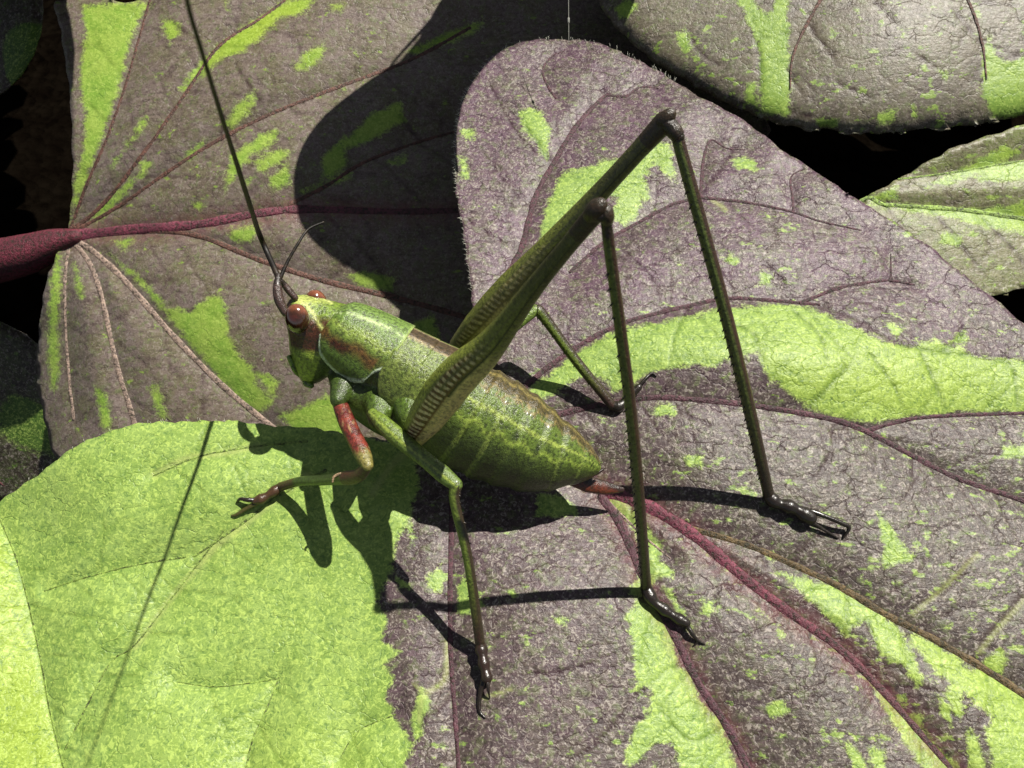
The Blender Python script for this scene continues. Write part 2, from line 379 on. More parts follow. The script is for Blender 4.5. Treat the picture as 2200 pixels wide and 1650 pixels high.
# --- the main leaf the katydid stands on
main_out = [(1285,1046),(1215,965),(1140,870),(1075,790),(1030,710),(1014,650),(1010,600),(1000,530),(988,460),(980,400),(976,350),(977,300),(984,240),(1000,200),(1020,165),(1050,130),(1090,100),(1140,88),(1200,84),(1260,88),(1320,105),(1380,135),(1450,175),(1530,222),(1610,268),(1700,335),(1800,402),(1900,462),(2000,533),(2100,612),(2200,697),(2320,800),(2450,930),(2560,1080),(2640,1270),(2660,1480),(2600,1700),(2450,1900),(2200,2060),(1850,2140),(1450,2150),(1000,2100),(600,2010),(200,1900),(-130,1760),(-330,1530),(-340,1320),(-200,1180),(-80,1115),(0,1078),(60,1035),(120,990),(180,950),(250,922),(330,908),(400,905),(450,906),(490,903),(520,908),(600,914),(680,922),(740,931),(800,942),(850,950),(950,972),(1080,1000),(1200,1035),(1268,1056)]
main_veins = [
 ([(1285,1050),(1400,1095),(1500,1160),(1600,1245),(1700,1322),(1800,1392),(1900,1490),(1980,1580),(2050,1660),(2120,1750)],36,9,'red'),
 ([(1460,1130),(1560,1158),(1625,1180),(1700,1213),(1800,1260),(1900,1320),(2000,1372),(2100,1430),(2200,1495),(2300,1570)],14,20,'olive'),
 ([(1290,1068),(1330,1125),(1362,1195),(1392,1265),(1450,1370),(1500,1470),(1560,1560),(1600,1640),(1650,1760)],22,20,'dark'),
 ([(1285,1045),(1225,960),(1190,905),(1215,888),(1300,868),(1400,855),(1500,860),(1600,870),(1700,885),(1800,905),(1860,928),(1960,980),(2060,1030),(2200,1078),(2320,1130)],15,13,'dark'),
 ([(1130,830),(1180,788),(1250,740),(1340,695),(1450,665),(1560,643),(1640,645),(1700,650),(1760,655)],14,8,'dark'),
 ([(1060,640),(1090,590),(1118,540),(1132,490),(1152,420),(1190,350),(1232,280),(1270,235),(1302,205)],15,9,'dark'),
 ([(935,970),(962,1030),(970,1110),(967,1250),(968,1400),(975,1500),(985,1650),(990,1780)],13,9,'dark'),
 ([(1225,585),(1300,520),(1370,480),(1440,442),(1500,425)],9,8,'dark'),
 ([(1290,1060),(1370,1140),(1440,1200)],6,4,'pale'),
 ([(600,1455),(570,1530),(540,1600),(520,1700)],3,5,'leafy'), ([(380,1465),(470,1475),(600,1458)],2,3,'leafy'), ([(850,1535),(770,1570),(730,1630)],3,2,'leafy'),
 ([(140,1610),(190,1510),(240,1420),(290,1385),(380,1270),(480,1140)],4,3,'leafy'), ([(420,1194),(520,1125),(600,1065),(700,1010)],4,7,'leafy'), ([(330,1022),(430,980),(560,958),(660,948)],3,5,'leafy'), ([(0,1115),(35,1200),(62,1300),(90,1430),(110,1540),(150,1700)],4,5,'leafy'),
 ([(1302,205),(1345,207),(1375,188),(1415,190)],8,4,'dark'),
 ([(1500,425),(1600,435),(1700,455),(1760,475),(1850,495)],9,4,'dark'),
 ([(1505,424),(1508,380),(1512,340),(1520,312),(1532,301),(1560,318),(1600,322)],8,3,'dark'),
 ([(1720,652),(1800,620),(1870,607),(1915,603),(1965,612)],10,4,'dark'),
 ([(1915,603),(1914,575),(1914,545)],6,3,'dark'),
 ([(1860,927),(1950,902),(2050,893),(2200,888),(2330,880)],10,8,'dark'),
 ([(95,1270),(180,1242),(300,1212),(420,1194)],2.5,4,'leafy'),
 ([(1705,455),(1702,420),(1700,380),(1730,362)],6,3,'dark'),
 ([(1195,212),(1178,188),(1166,152),(1185,122),(1212,110)],6,3,'dark'),
]
main_fine = [
 ([(1302,205),(1285,180),(1262,150)],4),
 ([(1232,280),(1222,262)],4),
 ([(1190,355),(1150,300),(1105,240)],4), ([(1915,603),(1960,612)],4),
 ([(1760,655),(1850,690),(1940,740),(2050,760),(2200,772)],4), ([(1850,915),(1790,920),(1790,960),(1760,1020),(1735,1042)],4),
 ([(1740,870),(1780,830),(1820,790),(1850,755)],4), ([(1450,870),(1470,890),(1560,925)],3), ([(1480,660),(1450,720),(1440,780)],3), ([(1560,690),(1620,720),(1640,790)],4),
 ([(1700,665),(1760,720),(1780,790)],3), ([(1980,760),(2010,830),(2030,885)],4), ([(2130,770),(2175,790),(2185,885)],3), ([(1870,760),(1920,830),(1940,880)],3),
 ([(1990,995),(1960,1050),(1930,1090)],4), ([(2150,1400),(2110,1380),(2200,1300)],4), ([(1960,1310),(2040,1260),(2100,1190)],4), ([(1700,1215),(1760,1150),(1830,1100)],3),
 ([(1620,1580),(1700,1540)],3), ([(1900,1480),(1980,1478),(2060,1500)],4), ([(1830,1345),(1860,1335),(1880,1380),(1890,1400)],4), ([(2210,1270),(2140,1350),(2105,1400)],5),
 ([(1560,1560),(1480,1590),(1400,1500)],3), ([(1380,1480),(1300,1580),(1220,1640)],3), ([(1400,1470),(1430,1440),(1470,1430)],3), ([(1120,1450),(1230,1440),(1330,1400)],3),
 ([(1600,260),(1570,330),(1500,420)],2.5), ([(1050,180),(1120,300),(1190,350)],2.5), ([(1000,470),(1080,520),(1120,545)],2.5), ([(1040,330),(1110,420),(1150,430)],2.5),
 ([(1340,540),(1400,600),(1420,660)],3), ([(1640,560),(1680,600),(1700,650)],3), ([(1500,540),(1560,600),(1580,640)],2.5), ([(2070,700),(2050,740),(1990,760)],4), ([(1900,480),(1880,520),(1840,550)],3),
 ([(2000,1700),(2010,1710),(2020,1730)],3)]
main_pale = [([(440,1190),(520,1130),(600,1065),(660,1020)],8), ([(330,1020),(400,985),(470,975),(560,958)],6), ([(290,1390),(380,1270),(460,1180)],6), ([(1100,1480),(1040,1500)],3),
 ([(960,1380),(955,1460),(910,1495),(900,1550)],5), ([(890,1470),(910,1490)],3), ([(2105,1400),(2150,1345),(2200,1290)],5), ([(1960,1320),(2030,1260),(2100,1190)],4), ([(1530,430),(1560,450)],4),
 ([(800,1060),(850,990),(900,960)],8)]
main_green = [
 [(500,860),(760,925),(880,965),(893,985),(903,1040),(880,1110),(852,1170),(842,1230),(812,1290),(832,1330),(822,1380),(862,1402),(826,1430),(850,1455),(828,1500),(850,1545),(868,1570),(892,1600),(868,1640),(880,1760),(880,2200),(-500,2200),(-500,900)],
 [(1130,838),(1180,803),(1250,748),(1340,706),(1420,692),(1560,660),(1650,653),(1730,656),(1800,685),(1900,732),(1960,742),(2010,728),(2060,745),(2100,765),(2200,772),(2400,800),(2400,885),(2200,886),(2050,885),(1950,893),(1850,908),(1790,895),(1745,880),(1712,862),(1690,840),(1650,812),(1632,778),(1630,760),(1575,766),(1545,790),(1500,786),(1430,792),(1395,800),(1360,828),(1320,840),(1300,816),(1270,805),(1230,815),(1190,850),(1150,862)],
 [(1158,530),(1165,470),(1190,400),(1212,368),(1255,360),(1300,342),(1345,335),(1400,300),(1440,310),(1447,350),(1453,390),(1405,352),(1385,385),(1402,432),(1378,428),(1368,470),(1340,487),(1308,462),(1330,430),(1290,420),(1270,470),(1200,515)],
 [(1112,238),(1140,232),(1170,245),(1183,280),(1175,348),(1150,310),(1120,270)],
 [(983,335),(1003,340),(1008,385),(990,378)], [(990,280),(1015,272),(1020,300),(1000,300)], [(1150,660),(1100,640),(1110,700)],
 [(1345,1322),(1372,1290),(1418,1300),(1442,1350),(1458,1430),(1482,1442),(1500,1500),(1556,1560),(1580,1650),(1595,1760),(1440,1760),(1462,1640),(1440,1600),(1400,1600),(1350,1660),(1340,1640),(1365,1560),(1395,1530),(1402,1472),(1368,1478),(1360,1400),(1352,1350)],
 [(1290,1062),(1335,1072),(1382,1112),(1400,1150),(1422,1170),(1420,1205),(1450,1232),(1440,1248),(1418,1240),(1400,1262),(1372,1285),(1350,1275),(1370,1240),(1386,1200),(1368,1150),(1340,1110)],
 [(1425,1262),(1445,1275),(1475,1320),(1490,1365),(1470,1340),(1440,1295)],
 [(1668,1228),(1740,1245),(1795,1255),(1855,1290),(1905,1330),(1930,1345),(1960,1400),(1985,1460),(1970,1480),(1955,1452),(1935,1420),(1890,1402),(1878,1370),(1860,1338),(1835,1345),(1815,1367),(1780,1332),(1730,1280)],
 [(1945,1362),(1985,1370),(2040,1400),(2090,1440),(2140,1425),(2165,1400),(2150,1450),(2200,1490),(2400,1560),(2400,1800),(2130,1800),(2110,1690),(2135,1640),(2118,1590),(2130,1540),(2105,1512),(2070,1490),(2062,1552),(2032,1500),(2040,1470),(2000,1430)],
 [(1858,1440),(1890,1480),(1950,1530),(1985,1535),(1980,1560),(2012,1600),(2060,1640),(2090,1760),(2050,1760),(1960,1620),(1900,1530)],
 [(2075,1560),(2100,1580),(2115,1640),(2100,1700),(2080,1650)], [(2010,1490),(2040,1510),(2045,1560),(2020,1530)],
 [(1815,1588),(1850,1620),(1870,1680),(1840,1670)], [(1860,1600),(1900,1610),(1900,1680),(1880,1650)], [(1640,1515),(1680,1505),(1690,1530),(1655,1548)],
 [(915,1240),(948,1214),(962,1240),(945,1272),(918,1266)], [(986,1262),(1000,1236),(1040,1300),(1020,1322),(983,1322)], [(848,1238),(872,1250),(885,1268),(860,1258)],
 [(880,1550),(905,1480),(925,1505),(910,1560),(895,1600)], [(1470,980),(1510,978),(1508,1000),(1480,1004)], [(1400,872),(1450,868),(1452,890),(1410,895)], [(1155,1065),(1200,1060),(1235,1085),(1240,1105),(1200,1110),(1150,1110)],
 [(1572,345),(1600,335),(1622,345),(1625,370),(1580,362)], [(1635,580),(1660,590),(1655,615),(1632,608)], [(1550,555),(1590,552),(1580,575)], [(1900,690),(1940,705),(1925,730)], [(2150,958),(2220,955),(2220,980),(2160,985)],
 [(1885,1100),(1960,1190),(1920,1200),(1900,1190)], [(1890,1190),(1975,1185),(1960,1205),(1900,1222)], [(2030,740),(2075,705),(2080,740)], [(1640,1190),(1665,1185),(1660,1210)], [(1510,1295),(1535,1290),(1525,1320),(1508,1315)],
 [(1190,1325),(1225,1330),(1215,1345),(1195,1342)], [(1090,1270),(1110,1262),(1105,1285)], [(2150,1390),(2170,1420),(2120,1440),(2110,1425)],
]
main_bumps = lambda px, py: (.55 * gauss(px, py, 420, 980, 420, 190) - .42 * gauss(px, py, 1230, 1040, 240, 150, .3) + wob(px, py, .006, 3, .07) + wob(px, py, .016, 4, .018)
                              + .25 * gauss(px, py, 1650, 760, 420, 90, .1) - .25 * gauss(px, py, 60, 1300, 120, 500) - .3 * gauss(px, py, -50, 1100, 200, 120))
MAIN = Leaf((0.0, .45, 0.0), main_bumps, main_veins, main_fine, sharp=55, quilt=.20)
hp = []
for _ in range(200):
    t_ = random.random()
    if t_ < .55:
        yy = random.uniform(130, 640); hx_ = float(np.interp(yy, [130, 165, 200, 240, 300, 350, 400, 460, 530, 640], [1050, 1020, 1000, 984, 977, 976, 980, 988, 1000, 1014])) + 3; hp.append((hx_, yy, random.uniform(-11, -4), random.uniform(-8, 3)))
    elif t_ < .8:
        xx = random.uniform(1060, 1450); hy_ = float(np.interp(xx, [1050, 1090, 1140, 1200, 1260, 1320, 1380, 1450], [130, 100, 88, 84, 88, 105, 135, 175])) + 2; hp.append((xx, hy_, random.uniform(-5, 5), random.uniform(-13, -5)))
    else:
        xx = random.uniform(0, 500); hy_ = float(np.interp(xx, [0, 60, 120, 180, 250, 330, 400, 500], [1078, 1035, 990, 950, 922, 908, 905, 905])) + 2; hp.append((xx, hy_, random.uniform(-6, 2), random.uniform(-11, -4)))
yl = lambda x, y: np.clip((np.interp(y, [1080, 1200, 1300, 1430, 1540, 1660, 2200], [-10, 30, 62, 92, 115, 150, 260]) - x) / 22, 0, 1) + .35 * gauss(x, y, 640, 1640, 260, 90)
sp = lambda x, y: .03 * np.clip((y - 500) / 500, -1, 1) + .03 * np.clip((x - 1500) / 500, -1, 1)
build_leaf(MAIN, 'large heart shaped purple and lime green leaf with the katydid standing on it', main_out, main_green, M_main, (1288, 1052), fx, fy,
           yellow=lambda x, y: np.clip(yl(x, y) * .55 + .45 * gauss(x, y, 1900, 820, 330, 110) + .4 * gauss(x, y, 2050, 1480, 300, 200), 0, 1), speck=sp, olive=lambda x, y: np.clip((y - 620) / 350, 0, 1) * (.55 + .35 * np.clip((x - 1200) / 500, 0, 1)), pale=main_pale, hairs=hp,
           petiole=[(1288, 1050, 15.72, 26), (1250, 1046, 16.3, 32), (1180, 1050, 17.2, 38), (1100, 1100, 20, 42), (1050, 1200, 24, 46), (1000, 1250, 29, 50)])

# --- the leaf behind on the left
left_out = [(150,505),(152,440),(157,350),(152,240),(141,130),(130,60),(118,4),(210,-2),(320,-6),(600,-120),(1000,-260),(1400,-200),(1600,0),(1650,300),(1600,600),(1450,850),(1200,1000),(900,1120),(600,1180),(330,1150),(190,1060),(120,980),(92,890),(80,800),(84,700),(98,620),(116,560),(135,520)]
left_veins = [
 ([(150,508),(300,492),(430,482),(560,458),(660,450),(850,455),(1000,452),(1200,440)],26,12,'red'),
 ([(300,495),(420,505),(560,560),(700,605),(850,640),(1010,685),(1100,720)],12,14,'brown'),
 ([(155,512),(200,540),(270,605),(380,730),(480,830),(570,905),(640,960)],14,14,'pale'),
 ([(155,515),(195,570),(222,650),(250,780),(285,895),(310,990)],11,13,'pale'),
 ([(150,515),(140,600),(142,700),(150,820),(160,900)],8,9,'pale'),
 ([(150,500),(230,430),(330,300),(400,200),(470,100),(560,40),(640,-20)],10,6,'brown'),
 ([(155,500),(260,440),(420,330),(560,255),(720,190),(880,130),(1010,60)],9,8,'brown'),
 ([(150,498),(185,400),(225,310),(265,200),(300,80),(325,-10)],8,6,'brown'),
 ([(620,440),(700,400),(780,350),(900,305),(1010,275),(1100,250)],9,6,'brown'),
]
left_fine = [([(860,650),(830,610),(800,560),(760,520)],4), ([(400,70),(360,40)],4), ([(560,220),(520,160),(500,120)],4), ([(900,300),(850,240)],4), ([(480,250),(520,330)],3)]
left_green = [
 [(176,12),(262,6),(322,4),(292,62),(276,100),(262,170),(240,240),(218,300),(198,350),(170,430),(148,492),(152,430),(178,330),(184,250),(172,170),(182,80)],
 [(385,190),(425,140),(470,95),(520,62),(580,20),(620,0),(690,-14),(650,30),(600,42),(560,82),(520,112),(478,128),(430,165),(395,195)],
 [(634,150),(655,112),(702,92),(692,128),(660,150)], [(478,272),(500,235),(535,205),(553,192),(548,222),(500,275)], [(346,45),(378,42),(388,70),(362,90)], [(475,-10),(492,-10),(488,16)],
 [(700,15),(740,5),(730,25)], [(250,350),(300,262),(318,248),(308,275),(262,330),(236,360)], [(190,480),(200,462),(232,428),(262,402),(288,378),(282,402),(240,450),(205,478)], [(300,350),(325,345),(318,365),(300,380)], [(390,340),(436,300),(440,312),(405,345)],
 [(236,548),(300,592),(345,640),(352,660),(412,668),(445,640),(480,635),(492,720),(520,770),(545,790),(560,840),(590,860),(560,888),(520,870),(450,790),(380,705),(300,610)],
 [(240,515),(290,512),(270,540),(255,530)], [(500,330),(560,288),(600,282),(590,305),(540,335),(510,370),(480,415),(488,370)], [(545,350),(600,318),(628,330),(600,352),(560,372)], [(575,385),(618,350),(625,395),(592,410)], [(520,385),(545,378),(530,402)], [(415,440),(440,425),(430,455)],
 [(490,490),(560,488),(540,520),(500,520)], [(740,590),(800,582),(850,600),(840,625),(770,612)], [(120,545),(132,540),(128,640),(125,700),(130,800),(112,850),(102,760),(104,660),(112,590)], [(155,560),(168,580),(180,640),(170,640)],
 [(205,830),(230,850),(240,930),(220,920)], [(320,840),(340,830),(362,900),(345,900)], [(600,890),(680,860),(740,840),(750,940),(640,930)], [(870,700),(930,680),(950,740),(880,730)], [(550,800),(600,820),(590,860)],
 [(740,300),(790,250),(860,215),(870,260),(800,300),(720,330)], [(690,340),(740,290),(745,350),(720,380),(690,380)], [(870,110),(960,70),(1040,45),(1020,70),(900,115)], [(640,410),(760,370),(750,385),(650,415)], [(830,350),(880,325),(870,350)],
]
left_bumps = lambda px, py: (wob(px, py, .005, 11, .14) - 1.6 * np.clip((260 - px) / 200, 0, 1) ** 2 * np.clip((py - 520) / 200, 0, 1) - .9 * np.clip((py - 620) / 400, 0, 1.5) ** 1.5
                             - .5 * gauss(px, py, 150, 505, 160, 120) + .5 * gauss(px, py, 500, 200, 400, 300))
LEFT = Leaf((-4.6, .12, .02), left_bumps, left_veins, left_fine, sharp=45, quilt=.24)
lx = np.concatenate([np.arange(60, 1100, 8), np.arange(1100, 1700, 30)]); ly = np.concatenate([np.arange(-280, -20, 26), np.arange(-20, 1010, 8), np.arange(1012, 1200, 26)])
r0 = float(LEFT.r(np.array(150.), np.array(505.)))
build_leaf(LEFT, 'brownish purple leaf with lime streaks and maroon stalk, behind the head', left_out, left_green, M_left, (150, 505), lx, ly,
           yellow=lambda x, y: .55 * gauss(x, y, 560, 60, 170, 120), thick=.07,
           petiole=[(165, 508, r0 - .02, 34), (120, 522, r0 + .15, 62), (60, 545, r0 + .35, 84), (0, 560, r0 + .6, 92), (-90, 580, r0 + 1, 96), (-300, 640, r0 + 3, 100), (-500, 800, r0 + 6, 105)])

# --- top right leaf
top_out = [(1268,-40),(1290,10),(1325,62),(1380,112),(1440,155),(1510,195),(1570,226),(1630,252),(1700,272),(1800,282),(1900,285),(2000,277),(2100,266),(2200,250),(2330,215),(2500,100),(2560,-100),(2400,-350),(2000,-480),(1600,-420),(1340,-220)]
top_veins = [([(1900,-300),(1860,-150),(1800,-60),(1740,40),(1704,120),(1698,190)],12,3,'brown'), ([(1900,-300),(2000,-150),(2080,0),(2110,90),(2120,170)],12,3,'brown')]
top_fine = [([(1880,5),(1910,35),(1938,65)],5), ([(2050,20),(2080,60),(2115,100)],4), ([(1620,80),(1632,115),(1632,160),(1640,220)],4), ([(1735,50),(1755,80),(1780,110),(1800,140)],4), ([(1690,150),(1725,205)],4), ([(1800,180),(1860,205),(1880,215)],3), ([(1970,120),(2020,150)],3),
            ([(1480,60),(1500,110),(1560,150)],3), ([(1700,240),(1760,255)],3)]
top_green = [[(1575,0),(1600,25),(1610,60),(1625,90),(1632,120),(1635,180),(1630,210),(1640,245),(1695,248),(1700,180),(1696,130),(1695,60),(1690,-20),(1665,-10),(1655,35),(1625,10),(1600,-20),(1565,-30)],
             [(1605,180),(1622,175),(1628,235),(1600,215)], [(2110,120),(2125,70),(2140,120),(2170,130),(2200,120),(2300,80),(2300,245),(2200,250),(2140,255),(2110,210)], [(1320,15),(1345,0),(1372,10),(1352,40),(1330,38)],
             [(1450,70),(1475,62),(1488,110),(1470,120)], [(1750,255),(1800,252),(1805,272),(1760,272)], [(1885,245),(1930,232),(1925,262),(1890,268)], [(2010,145),(2040,155),(2030,175)], [(1780,62),(1790,60),(1792,85)], [(1955,225),(1965,220),(1965,255)]]
TOP = Leaf((-2.4, .20, .10), lambda px, py: wob(px, py, .006, 21, .12) + .3 * gauss(px, py, 1900, 60, 300, 200), top_veins, top_fine, quilt=.05)
build_leaf(TOP, 'olive and grey purple leaf hanging over the top right corner', top_out, top_green, M_top, (1900, -300), np.concatenate([np.arange(1250, 2230, 8), np.arange(2236, 2600, 30)]), np.concatenate([np.arange(-500, -20, 30), np.arange(-16, 300, 8)]), thick=.07, edge_drop=.36, edge_w=26,
           speck=lambda x, y: .02 + 0 * x, petiole=[(1900, -300, 17.8, 40), (1800, -420, 19, 44), (1600, -500, 24, 50)])

# --- right hand leaf
right_out = [(1700,560),(1780,490),(1855,432),(1930,385),(2010,340),(2100,300),(2200,268),(2400,220),(2700,260),(2850,420),(2780,560),(2500,600),(2300,610),(2200,622),(2110,640),(2040,650),(1900,680),(1780,660)]
right_veins = [([(1730,560),(1850,432),(1900,440),(2000,446),(2100,455),(2200,470),(2450,500),(2700,500)],8,12,'green'), ([(1930,385),(2050,370),(2200,345),(2400,320)],4,4,'green')]
right_fine = [([(2000,450),(2060,520),(2120,600)],4), ([(2100,460),(2180,540),(2220,600)],4), ([(1900,440),(1980,540)],3)]
right_green = [[(1850,440),(1960,438),(2080,448),(2200,438),(2400,440),(2400,520),(2200,498),(2120,492),(2050,470),(1950,455)], [(1990,400),(2090,350),(2160,310),(2180,330),(2120,370),(2030,400)], [(2100,360),(2220,340),(2220,390),(2100,390)], [(1870,420),(1930,400),(1930,430),(1870,432)], [(2020,500),(2070,505),(2060,530),(2020,525)]]
RIGHT = Leaf((-2.15, .10, 0.0), lambda px, py: wob(px, py, .006, 31, .12), right_veins, right_fine, quilt=.25)
build_leaf(RIGHT, 'pale olive green leaf at the right edge, tucked behind the main leaf', right_out, right_green, M_right, (2700, 500), np.concatenate([np.arange(1690, 2230, 8), np.arange(2236, 2880, 30)]), np.arange(200, 700, 8), thick=.07)

# --- leaves outside the picture (they throw the round shade on the left leaf and keep the soil dark) and dim ones far below
def simple_leaf(label, P3, mat, group=None, seed=0, cen=None):
    """heart-shaped blade filling the closed 3-D outline P3 (view frame); fan of rings with a folded midrib"""
    P3 = np.asarray(P3, float); c = P3.mean(0) if cen is None else np.asarray(cen); n = len(P3); V = [c]; F = []; R = 7
    nn = unit(np.cross(P3[0] - c, P3[n // 3] - c)); nn = nn * np.sign(nn[2])
    for k in range(1, R + 1):
        f = k / R
        for i in range(n):
            p = c + (P3[i] - c) * f; V.append(p + nn * (.12 * math.sin(i * .9 + k) * f * (1 - f * .99) - .25 * (f ** 2 - 1) * .5))
    for i in range(n): F.append((0, 1 + i, 1 + (i + 1) % n))
    for k in range(R - 1):
        for i in range(n):
            a = 1 + k * n + i; b = 1 + k * n + (i + 1) % n; F.append((a, a + n, b + n, b))
    V = np.array(V); rr = np.random.default_rng(seed); gsd = wob(V[:, 0] * 100, V[:, 1] * 100, .012, seed, .6) - .35
    z = np.zeros(len(V)); base = world(P3[0]); root = empty('sweet_potato_leaf', base); tag(root, label, 'leaf', group)
    b = make_mesh('blade', world(V), F, mat, root, base, attrs=dict(green=gsd, veinlet=z, redvein=z, paleline=z, yellow=z, speck=z))
    md = b.modifiers.new('thickness', 'SOLIDIFY'); md.thickness = .06
    for k in (n // 2, n // 3, 2 * n // 3, n // 6, 5 * n // 6):
        q = c + (P3[k] - c) * .92; st = P3[0] * .85 + c * .15
        pts = np.array([st, (st + q) / 2 + nn * .12, q]); Vv, Ff, S, A = tube(catmull(pts, 6), np.linspace(.09, .03, 13), 8)
        make_mesh('vein', world(Vv), Ff, M_vein, root, base, cols=np.tile((.12, .03, .04), (len(Vv), 1)))
    return root
shade_q = [(1560,-420),(1200,-460),(1060,-120),(1012,-5),(985,40),(900,105),(800,168),(700,245),(648,318),(630,395),(645,478),(690,535),(760,583),(820,615),(858,640),(870,574),(888,488),(912,428),(938,376),(973,325),(1016,282),(1064,267),(1121,258),(1172,258),(1205,205),(1260,170),(1330,90),(1420,-60)]
def poly_pts(P, n):
    P = np.array(P, float); return np.vstack([P[i] + (P[(i + 1) % len(P)] - P[i]) * k_ / n for i in range(len(P)) for k_ in range(n)])
T_SH = 5.2
P1 = catmull(np.array(shade_q[2:14], float), 3); P1 = LEFT.pt(P1[:, 0], P1[:, 1], 0) - T_SH * SUNV[None]
rim = np.array([(984,372,2.68),(981,300,2.38),(987,243,2.12),(1002,203,1.92),(1022,168,1.76),(1052,132,1.62),(1091,101,1.5),(1139,87,1.48),(1200,80,1.48),(1262,84,1.5),(1322,101,1.56)])
P2 = catmull(np.stack([MAIN.pt(np.array(a_), np.array(b_)) - (T_SH - t_) * SUNV for a_, b_, t_ in rim]), 3)
P3_ = np.array([(1300,120),(1330,-20),(1420,-200),(1560,-420),(1200,-460),(1060,-120)], float); P3_ = LEFT.pt(P3_[:, 0], P3_[:, 1]) - T_SH * SUNV[None]
P = np.vstack([P1[:-1], P2, P3_])
CEN = LEFT.pt(np.array(900.), np.array(90.)) - T_SH * SUNV
G_OUT = 'leaves above the picture that shade it'
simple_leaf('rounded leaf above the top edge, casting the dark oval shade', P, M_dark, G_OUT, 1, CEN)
def heart(c, size, rot, tilt, squash=1.0, n=26):
    a = np.linspace(0, 2 * math.pi, n, endpoint=False); rr = size * (1 - .42 * np.cos(a) ** 9 * (np.cos(a) > 0) + .18 * (np.cos(a) < 0) * np.cos(a) ** 2)
    x = rr * np.sin(a); y = rr * np.cos(a) * squash; z = tilt[0] * x + tilt[1] * y
    cx, sx = math.cos(rot), math.sin(rot)
    return np.stack([c[0] + x * cx - y * sx, c[1] + x * sx + y * cx, c[2] + z], -1)
k = 0
def soil_r(px, py):                              # distance at which the sight line meets the soil
    d = world(ray(px, py, 1.0)) - world([0, 0, D]); return (-17 - world([0, 0, D])[2]) / d[2]
for (px, py, size) in [(-170 + 8 * i_, -40 + 75 * i_, 6.4 - .16 * i_) for i_ in range(15)] + [(-60, 1010, 3.8), (1080, 30, 5.5), (1300, 60, 5.5), (1650, 290, 6.0), (1850, 380, 5.5), (2080, 320, 6.0), (2190, 680, 5.0), (1950, 250, 6.0), (1750, 420, 5.0), (1900, 460, 4.5), (2000, 380, 5.0), (1550, 200, 6.0)]:  # unseen leaves added along the sun rays to keep light off the soil
    Q = ray(px, py, soil_r(px, py)); t = 1.0
    while True:
        X = Q - t * SUNV; a, b, r = proj(X)
        if (X[1] - size * 1.15) / (r + size * .3) * 1600 > 860 or a - size * 1.1 / r * 1600 > 2240: break
        t += .1
    k += 1; simple_leaf('added purple leaf out of view, blocking the sun from the soil', heart(X, size, math.pi + k * .25, (.1, -.25)), M_dark, 'added unseen leaves that shade the soil', k)
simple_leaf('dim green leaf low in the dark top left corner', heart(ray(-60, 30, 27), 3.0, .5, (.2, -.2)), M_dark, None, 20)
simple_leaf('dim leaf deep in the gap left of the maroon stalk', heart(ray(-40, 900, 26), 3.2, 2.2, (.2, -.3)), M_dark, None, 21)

# ------------------------------------------------------------------ spider thread
a = ray(1221, -80, 18.); b = ray(1222, 92, 18.)
v, f, _, _ = tube(catmull([a, (a + b) / 2, b], 6), np.full(13, .008), 6)
v2, f2, _, _ = tube([ray(1221.5, 40, 18.), ray(1221.5, 48, 18.)], [.03, .03], 8)
Vt, Ft = join([(v, f), (v2, f2)])
tag(make_mesh('spider_thread', world(Vt), Ft, M_horn, None, world(a), cols=np.tile((.18, .18, .16), (len(Vt), 1))), 'fine pale spider thread hanging into the dark gap at the top', 'thread')

# ------------------------------------------------------------------ katydid
FWD = unit([-.87, .48, .10]); LAT = np.array([.21, .43, -.88]); LAT = unit(LAT - FWD * (LAT @ FWD)); DOR = np.cross(LAT, FWD)
if DOR[1] < 0: DOR = -DOR
def J(p, q, leaf=MAIN):                          # joint at photo position p whose shadow falls at q on the leaf
    Q = leaf.pt(np.array(float(q[0])), np.array(float(q[1]))); best = None
    for t in np.linspace(0, 11, 2201):
        X = Q - t * SUNV; a, b, r = proj(X); d = (a - p[0]) ** 2 + (b - p[1]) ** 2
        if best is None or d < best[0]: best = (d, r, t)
    return ray(p[0], p[1], best[1])
ZT = 1.75
tip = ray(1288, 1010, D - ZT)
def bc(px, py):                                  # point on the body axis plane: depth follows the forward direction
    d = math.hypot(px - 1288, py - 1010) / 100
    return ray(px, py, D - (ZT + .1 * d))
st = [(1290,1008,10),(1266,1001,36),(1215,985,70),(1155,968,96),(1074,930,116),(1003,893,120),(948,853,109),(876,803,91),(818,765,81),(767,734,72),(724,714,60),(700,698,40)]
C = np.array([bc(a, b) for a, b, c in st]); H = np.array([c / 100 * (D - p[2]) / D / .975 for (a, b, c), p in zip(st, C)])
Cs = catmull(C, 9); Hs = catmull(H[:, None], 9)[:, 0]
Ls = np.concatenate([[0], np.cumsum(np.linalg.norm(np.diff(Cs, axis=0), axis=1))])
seg = (Ls / Ls[-1]); LB = Ls[-1]
abd = seg < .60
saw = ((Ls / .46) % 1.0); Hs2 = Hs * (1 + np.where(abd, .075 * (saw - .5), 0))
